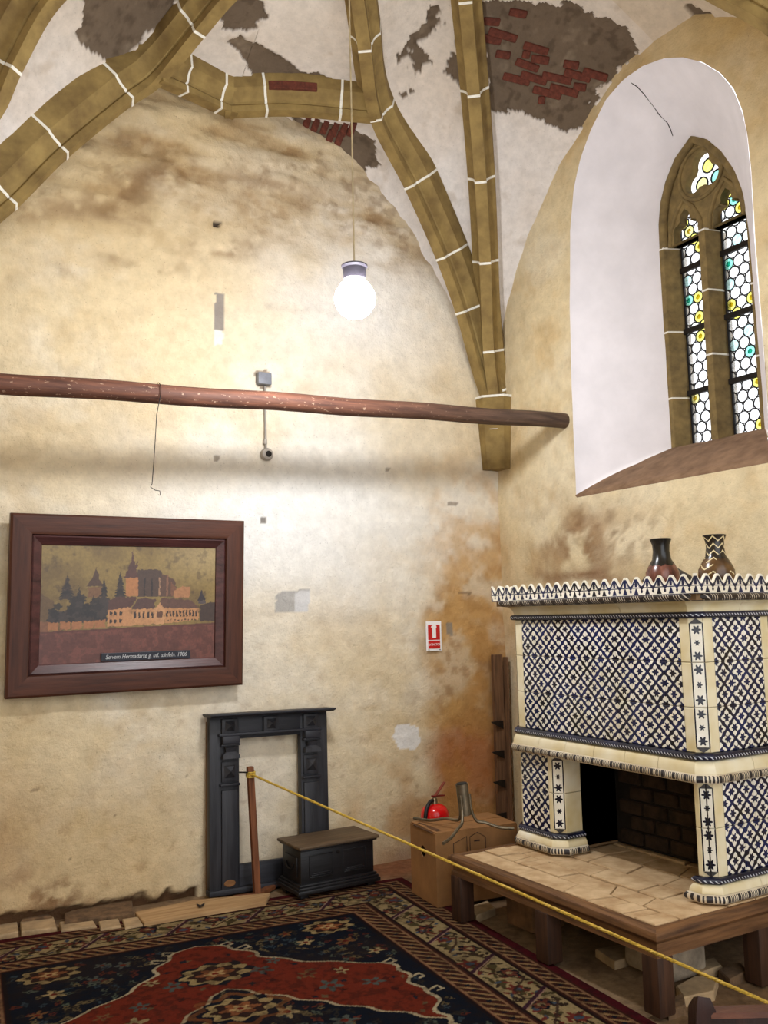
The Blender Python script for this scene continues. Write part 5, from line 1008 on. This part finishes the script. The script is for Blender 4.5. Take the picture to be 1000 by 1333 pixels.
# stand: a steel tube on three swept legs, standing on the box
zt = bxh + 0.026; sc0 = np.array(fl(609, 1083, zt)); stnd = empty('metal_stand', (sc0[0], sc0[1], zt), label='steel tube stand with three swept legs on top of the cardboard box', cat='stand'); stm = plain('aged_steel', (150, 138, 116), 0.38, 0.85, 0.3, 14)
up = np.array(bk(601, 1020, sc0[1])) - np.array([sc0[0], sc0[1], zt]); low = up * 0.36
for nm_, pth, r_ in (('tube', [tuple(low), tuple(up)], 0.034),): MB().tube(pth, r_, 20, True).build(nm_, stm, stnd, 50)
MB().tube([tuple(up * 0.995), tuple(up * 1.012)], 0.029, 18).build('tube_bore', plain('dark_bore', (30, 28, 24), 0.8), stnd)
for (px_, py_, a0) in ((539, 1065, 150), (577, 1098, 250), (669, 1078, 10)):
    e = np.array(fl(px_, py_, zt + 0.006)) - np.array([sc0[0], sc0[1], zt]); dr = e[:2] / np.linalg.norm(e[:2]); st = np.array([dr[0] * 0.036, dr[1] * 0.036, 0])
    A0 = up * 0.78 + st; A1 = up * 0.45 + st; A2 = up * 0.22 + st * 1.6; A3 = np.array([e[0] * 0.38, e[1] * 0.38, 0.045]); A4 = np.array([e[0] * 0.7, e[1] * 0.7, 0.014]); pth = smooth_curve([A0, A1, A2, A3, A4, e], 28)
    MB().tube([tuple(p) for p in pth], 0.0085, 8).build('leg', stm, stnd, 60)
ex = np.array(fl(566, 1068, 0.40)); ep = np.array([-1.13, -0.50]); rr2 = ray(566, 1060); ep = bk(566, 1060, -0.50)[:2]
ext_o = empty('fire_extinguisher', (ep[0], ep[1], 0.0), 0.4, label='shiny red fire extinguisher behind the cardboard box', cat='extinguisher'); er = Mat('extinguisher_red', 0.18, 0, 0.5); er.col((206, 16, 20)); blk = plain('black_rubber', (18, 18, 20), 0.5)
zt2 = float(bk(566, 1046, ep[1])[2]); R_ = 0.088
MB().lathe([(R_ - .01, 0.0), (R_, 0.012), (R_, zt2 - 0.075), (R_ * .96, zt2 - 0.045), (R_ * .8, zt2 - 0.02), (R_ * .5, zt2 - 0.004), (0.022, zt2)], 32).build('cylinder', er.m, ext_o, 50)
MB().lathe([(0.02, zt2 - 0.004), (0.02, zt2 + 0.022), (0.014, zt2 + 0.035)], 14).build('valve', plain('brass', (160, 140, 110), 0.3, 0.8), ext_o, 40)
MB().bbox((0.045, 0, zt2 + 0.040), (0.13, 0.022, 0.010), 0.003, tilt=Matrix.Rotation(0.12, 3, 'Y')).build('carry_handle', plain('lever_red', (120, 20, 18), 0.4), ext_o); MB().bbox((0.06, 0, zt2 + 0.075), (0.14, 0.02, 0.006), 0.002, tilt=Matrix.Rotation(-0.55, 3, 'Y')).build('squeeze_lever', plain('lever_dark', (130, 50, 34), 0.4), ext_o)
MB().tube([tuple(p) for p in smooth_curve([(0, 0, zt2 + 0.02), (-0.045, 0.0, zt2 + 0.018), (-0.088, 0, zt2 - 0.02), (-0.105, 0, zt2 - 0.10), (-0.104, 0, 0.14)], 24)], 0.012, 8).build('hose', blk, ext_o, 60)
MB().lathe([(R_ * 1.004, zt2 * .35), (R_ * 1.004, zt2 * .55)], 32).build('label_band', plain('label_white', (226, 220, 210), 0.5), ext_o, 60)
# spiked board in the corner
spb = empty('spiked_board', (-0.105, -0.06, 0.0), label='tall dark plank with iron spikes standing in the corner behind the stove', cat='board'); wb = wood('corner_plank', (128, 94, 66), (78, 54, 36), 2, 0.8)
MB().bbox((0.0, 0.022, 0.655), (0.085, 0.03, 1.31), 0.003).build('plank', wb, spb); MB().bbox((0.056, 0.0, 0.645), (0.016, 0.05, 1.29), 0.003, tilt=Matrix.Rotation(0.012, 3, 'Y')).build('side_batten', wb, spb)
for py_ in (941, 980, 1019, 1062):
    z = float(bk(655, py_, -0.1)[2]); MB().add([(-.025, -.002, z + .012), (.02, -.002, z + .012), (.02, -.002, z - .05), (-.115, -.035, z + .014), (-.110, -.040, z + .006)], [(0, 1, 2), (0, 3, 1), (1, 3, 4), (1, 4, 2), (2, 4, 3), (2, 3, 0)]).build('spike', M['iron'], spb)
# pale board on the floor
bpts = [fl(176, 1187, .03), fl(255, 1171, .03), fl(352, 1162, .03), fl(346, 1174, .03), fl(188, 1201, .03)]
tag(MB().prism([tuple(p[:2]) for p in bpts], 0.006, 0.03, 0.004).build('floor_board', wood('pale_board', (186, 152, 108), (146, 112, 74), 0, 0.85)), 'pale wooden board lying on the floor along the wall', 'board')
tag(MB().loft([[tuple(fl(256 + a * 8, 1176 + b * 4, 0.031 + h)) for a, b in ((0, 0), (.6, .5), (1.4, -.3), (1.0, .9), (.3, 1.2))] for h in (0, 0.008)]).build('dark_chip', plain('chip_dark', (40, 26, 22), 0.8)), 'small dark curled chip lying on the pale board', 'chip')

# ============================================================ DARK CHAIR (only its back rises into the picture)
cpos = np.array(fl(905, 1291, 0.845)); rzc = math.radians(-24)
chair = empty('dark_chair', (cpos[0], cpos[1], 0.0), rzc, label='dark polished wooden chair with a curved top rail beside the platform', cat='chair'); cw_ = wood('chair_dark', (50, 27, 21), (26, 13, 11), 2, 0.42, 6, 0.35); cr_ = wood('chair_top', (104, 62, 42), (62, 32, 21), 0, 0.5, 6, 0.3)
def ch_(name, c_, d, mat=cw_, bev=0.006, **k): return MB().bbox(c_, d, bev).build(name, mat, chair, 30, **k)
CWd = 0.44
for x in (0.0, CWd):
    MB().loft([[(x - .020, -.016 - s, z), (x + .020, -.016 - s, z), (x + .020, .020 - s, z), (x - .020, .020 - s, z)] for z, s in ((0.0, 0.05), (0.42, 0.0), (0.70, 0.01), (0.825, 0.03))] + [[(x - .014, -.010 - .035, .855), (x + .010, -.010 - .035, .85), (x + .010, .012 - .035, .838), (x - .014, .012 - .035, .845)]]).build('back_post', cw_, chair, 30)
rg = [[(0.01 + (CWd - .02) * t, -0.03 - 0.045 * math.sin(math.pi * t) + o, z + 0.012 * math.sin(math.pi * t)) for o, z in ((-0.012, 0.70), (0.014, 0.70), (0.014, 0.805), (-0.012, 0.812))] for t in np.linspace(0, 1, 16)]
MB().loft(rg).build('top_rail', cw_, chair, 30, label='curved dark top rail')
rg2 = [[(0.01 + (CWd - .02) * t, -0.03 - 0.045 * math.sin(math.pi * t) + o, z + 0.012 * math.sin(math.pi * t)) for o, z in ((-0.016, 0.812), (0.026, 0.806), (0.024, 0.820), (-0.014, 0.822))] for t in np.linspace(0, 1, 16)]
MB().loft(rg2).build('rail_cap', cr_, chair, 30); ch_('lower_rail', (CWd / 2, -0.006, 0.56), (CWd - 0.03, 0.02, 0.06))
ch_('seat', (CWd / 2, 0.215, 0.445), (CWd + 0.03, 0.43, 0.035), cw_, 0.012)
for x in (0.0, CWd): ch_('front_leg', (x, 0.40, 0.215), (0.04, 0.04, 0.43)); ch_('side_stretcher', (x, 0.2, 0.2), (0.022, 0.38, 0.03))
ch_('apron', (CWd / 2, 0.40, 0.40), (CWd, 0.02, 0.06))
# ============================================================ RUG
RWd, RL = 2.82, 3.10; cv = Cv(RWd, RL, 0.0062); rk = random.Random(21)
ux_ = np.array([0.9956, -0.094]); uy_ = np.array([-0.094, -0.9956]); RO = np.array([-1.155, -0.394])
NV, RD, CRM, BRN, BURG, OLV = (18, 24, 36), (116, 45, 29), (168, 146, 104), (70, 38, 29), (84, 24, 30), (84, 74, 46)
nR1 = fbm(cv.P, 3, 4, 201).reshape(cv.x.shape); nR2 = fbm(cv.P, 40, 2, 205).reshape(cv.x.shape)
ba, bb_ = 0.55, 0.50                                            # border widths at the sides and the end
X_, Y_ = cv.x, cv.y
db = np.minimum(np.minimum(X_ / ba, (RWd - X_) / ba), Y_ / bb_)      # 0 at the edge, 1 at the field
s_al = np.where(Y_ / bb_ <= np.minimum(X_, RWd - X_) / ba, X_, Y_)      # coordinate along the border
cv.c[:] = lin(NV)
def band(a, b, col): cv.blend(((db >= a) & (db < b)).astype(float), col)
band(-1, 0.10, BURG); band(0.10, 0.30, BRN); band(0.30, 0.33, (40, 24, 22)); band(0.33, 0.70, CRM); band(0.70, 0.73, (40, 24, 22)); band(0.73, 0.97, BRN); band(0.97, 1.0, (30, 22, 24))
for (a, b, per) in ((0.13, 0.27, 0.06), (0.76, 0.94, 0.06)):          # guard stripes with small dashes
    f = (s_al / per) % 1.0; mid = (a + b) / 2; d_ = np.abs(db - mid) / (b - a) * 2
    cv.blend(((db > a) & (db < b) & (np.abs(((s_al + (db - mid) * 0.5) / per) % 1.0 - 0.5) < 0.16)).astype(float), (176, 140, 96), .8)
    cv.blend(((db > a) & (db < b) & (d_ < 0.25) & (f > .75)).astype(float), NV); cv.blend(((np.abs(db - a) < 0.012) | (np.abs(db - b) < 0.012)).astype(float), (150, 110, 80), .9)
def border_pt(side, t, d):                                      # t along, d in 0..1 across
    return {'far': (t, d * bb_), 'right': (d * ba, t), 'left': (RWd - d * ba, t)}[side]
for side, L_ in (('far', RWd), ('right', RL), ('left', RL)):
    t = 0.22; k = 0; vine = []
    while t < L_ - 0.15:
        dd = 0.515 + 0.10 * math.sin(k * 1.9); x, y = border_pt(side, t, dd); an_ = rk.uniform(0, 3)
        if k % 4 == 0: cv.ell(x, y, .055, .042, NV, 1, an_, 5, .15); cv.ell(x, y, .040, .030, (120, 66, 50), 1, an_, 6, .2); cv.ell(x, y, .018, .014, CRM)
        elif k % 4 == 2: cv.ell(x, y, .05, .038, (116, 52, 42), 1, an_, 6, .25); cv.ell(x, y, .022, .018, (70, 82, 96))
        else: cv.ell(x, y, .045, .020, OLV, 1, an_, 3, .3)
        for q in range(8):
            xx, yy = border_pt(side, t + rk.uniform(-.07, .07), rk.uniform(.36, .67)); cv.ell(xx, yy, rk.uniform(.013, .026), rk.uniform(.007, .012), rk.choice((OLV, (70, 82, 96), (116, 52, 42), (58, 44, 34), (58, 44, 34))), 1, rk.uniform(0, 3))
        vine.append(border_pt(side, t, 0.515 - 0.13 * math.sin(k * 1.9 + .9))); t += 0.085; k += 1
    cv.line(vine, 0.006, (66, 44, 36), .9)
    for q in range(1, int(L_ / 0.42)):                            # diagonal bars across the cream border
        t0 = q * 0.42 + 0.1; cv.line([border_pt(side, t0, .34), border_pt(side, t0 + 0.14, .69)], 0.011, (70, 40, 52)); cv.line([border_pt(side, t0 + .014, .34), border_pt(side, t0 + 0.154, .69)], 0.003, (176, 140, 120))
# field: red ground with a lobed outline on navy, navy medallion
cxr = RWd / 2; hb_ = [(0.575, 0.0), (0.62, 0.10), (0.75, 0.21), (0.85, 0.25), (0.95, 0.34), (1.05, 0.46), (1.147, 0.63), (1.20, 0.72), (1.28, 0.775), (1.40, 0.76), (1.52, 0.74), (1.62, 0.78), (1.80, 0.70), (2.2, 0.80), (3.2, 0.8)]
hh = np.interp(Y_, [p[0] for p in hb_], [p[1] for p in hb_]) + 0.016 * np.sin(Y_ * 42); ax_ = np.abs(X_ - cxr); infield = db >= 1.0
red = infield & (ax_ < hh) & (Y_ > 0.575); edge_ = infield & (np.abs(ax_ - hh) < 0.010) & (Y_ > 0.57)
cv.blend(red.astype(float), RD); cv.blend(red * sstep(.45, .7, nR1), (128, 42, 28), .6); cv.blend(edge_.astype(float), (190, 174, 140))
mh = np.clip((Y_ - 1.15) * 1.0, -1, 0.70) + 0.014 * np.sin(Y_ * 48); med = infield & (ax_ < mh) & (Y_ > 1.15); cv.blend(med.astype(float), NV); cv.blend((infield & (np.abs(ax_ - mh) < 0.009) & (Y_ > 1.15)).astype(float), (184, 166, 132))
def spr(x, y, s_, a=0.0):                                       # a small star flower
    q = rk.random(); cc = (176, 154, 110) if q < .45 else (120, 84, 54) if q < .7 else (84, 90, 84)
    cv.ell(x, y, s_, s_ * .8, cc, 1, a, 5, .45); cv.ell(x, y, s_ * .4, s_ * .32, (110, 40, 30))
def rosette(x, y, s_):
    cv.ell(x, y, s_ * 1.25, s_ * .95, NV, 1, 0, 8, .10); cv.ell(x, y, s_ * 1.1, s_ * .82, (172, 148, 102), 1, 0, 9, .12); cv.ell(x, y, s_ * .85, s_ * .62, (52, 34, 30), 1, 0, 8, .14); cv.ell(x, y, s_ * .55, s_ * .40, (150, 92, 58), 1, 0, 6, .25); cv.ell(x, y, s_ * .30, s_ * .2, (206, 170, 116), 1, 0, 5, .3); cv.ell(x, y, s_ * .12, s_ * .1, (140, 44, 32))
for k in range(1500):
    x, y = rk.uniform(ba, RWd - ba), rk.uniform(bb_, RL); i, j = min(cv.nx - 1, int(x / RWd * (cv.nx - 1))), min(cv.ny - 1, int(y / RL * (cv.ny - 1)))
    if abs(abs(x - cxr) - hh[i, j]) < .03 or abs(abs(x - cxr) - mh[i, j]) < .03 or db[i, j] < 1.04: continue
    if red[i, j] and not med[i, j]:
        if k % 5 == 0: cv.ell(x, y, rk.uniform(.012, .024), rk.uniform(.008, .014), rk.choice(((74, 30, 24), (34, 34, 44), (104, 84, 60))), 1, rk.uniform(0, 3), 4, .25)
    else: cv.ell(x, y, rk.uniform(.014, .030), rk.uniform(.009, .016), rk.choice(((84, 92, 80), (56, 68, 76), (108, 94, 66), (98, 48, 37), (48, 44, 40), (48, 44, 40))), 1, rk.uniform(0, 3), rk.choice((3, 4, 5)), .3); cv.ell(x, y, .007, .006, NV)
for sx_ in (-1, 1):
    for (dx_, y, s_) in ((.20, 1.02, .042), (.37, 1.17, .036), (.42, 1.33, .05), (.60, 1.38, .040), (.28, 0.94, .03), (.52, 1.20, .03), (.16, 1.50, .045), (.34, 1.68, .045), (.50, 1.95, .04), (.68, .86, .04), (.36, .66, .035), (.50, .78, .035), (.76, 1.05, .032), (.45, .62, .03)): spr(cxr + sx_ * dx_, y, s_, rk.uniform(0, 3))
    rosette(cxr + sx_ * 0.68, 0.62, 0.115)
    for y in (.62, .70, 1.20, 1.42, 1.58): cv.line([(cxr + sx_ * (np.interp(y, [p[0] for p in hb_], [p[1] for p in hb_]) + .005), y), (cxr + sx_ * (np.interp(y, [p[0] for p in hb_], [p[1] for p in hb_]) + .06), y - .03), (cxr + sx_ * (np.interp(y, [p[0] for p in hb_], [p[1] for p in hb_]) + .07), y + .01), (cxr + sx_ * (np.interp(y, [p[0] for p in hb_], [p[1] for p in hb_]) + .04), y + .02)], .006, (190, 174, 140))
rosette(cxr, 0.965, 0.135); rosette(cxr, 1.38, 0.13); rosette(cxr, 1.95, 0.16)
cv.ell(cxr, 1.38, .20, .16, (150, 92, 50), .55, 0, 8, .12, .18)
cv.blend(sstep(.45, .75, nR2), (34, 24, 20), .45); cv.blend(sstep(.5, .75, nR1), (60, 44, 34), .25)
cv.c *= 0.74
Pl = np.c_[RO[0] - cv.x.ravel() * ux_[0] + cv.y.ravel() * uy_[0], RO[1] - cv.x.ravel() * ux_[1] + cv.y.ravel() * uy_[1], 0.010 + (nR1.ravel() - .5) * 0.004]
edge_in = np.minimum(np.minimum(cv.x, RWd - cv.x), cv.y).ravel(); Pl[:, 2] = np.where(edge_in < 0.004, 0.0, Pl[:, 2])
tag(link('rug', grid_mesh('rug', Pl, cv.nx, cv.ny, cv.c.reshape(-1, 3)), M['rug']), 'worn oriental rug with red field, navy corners and cream flowered border', 'rug')
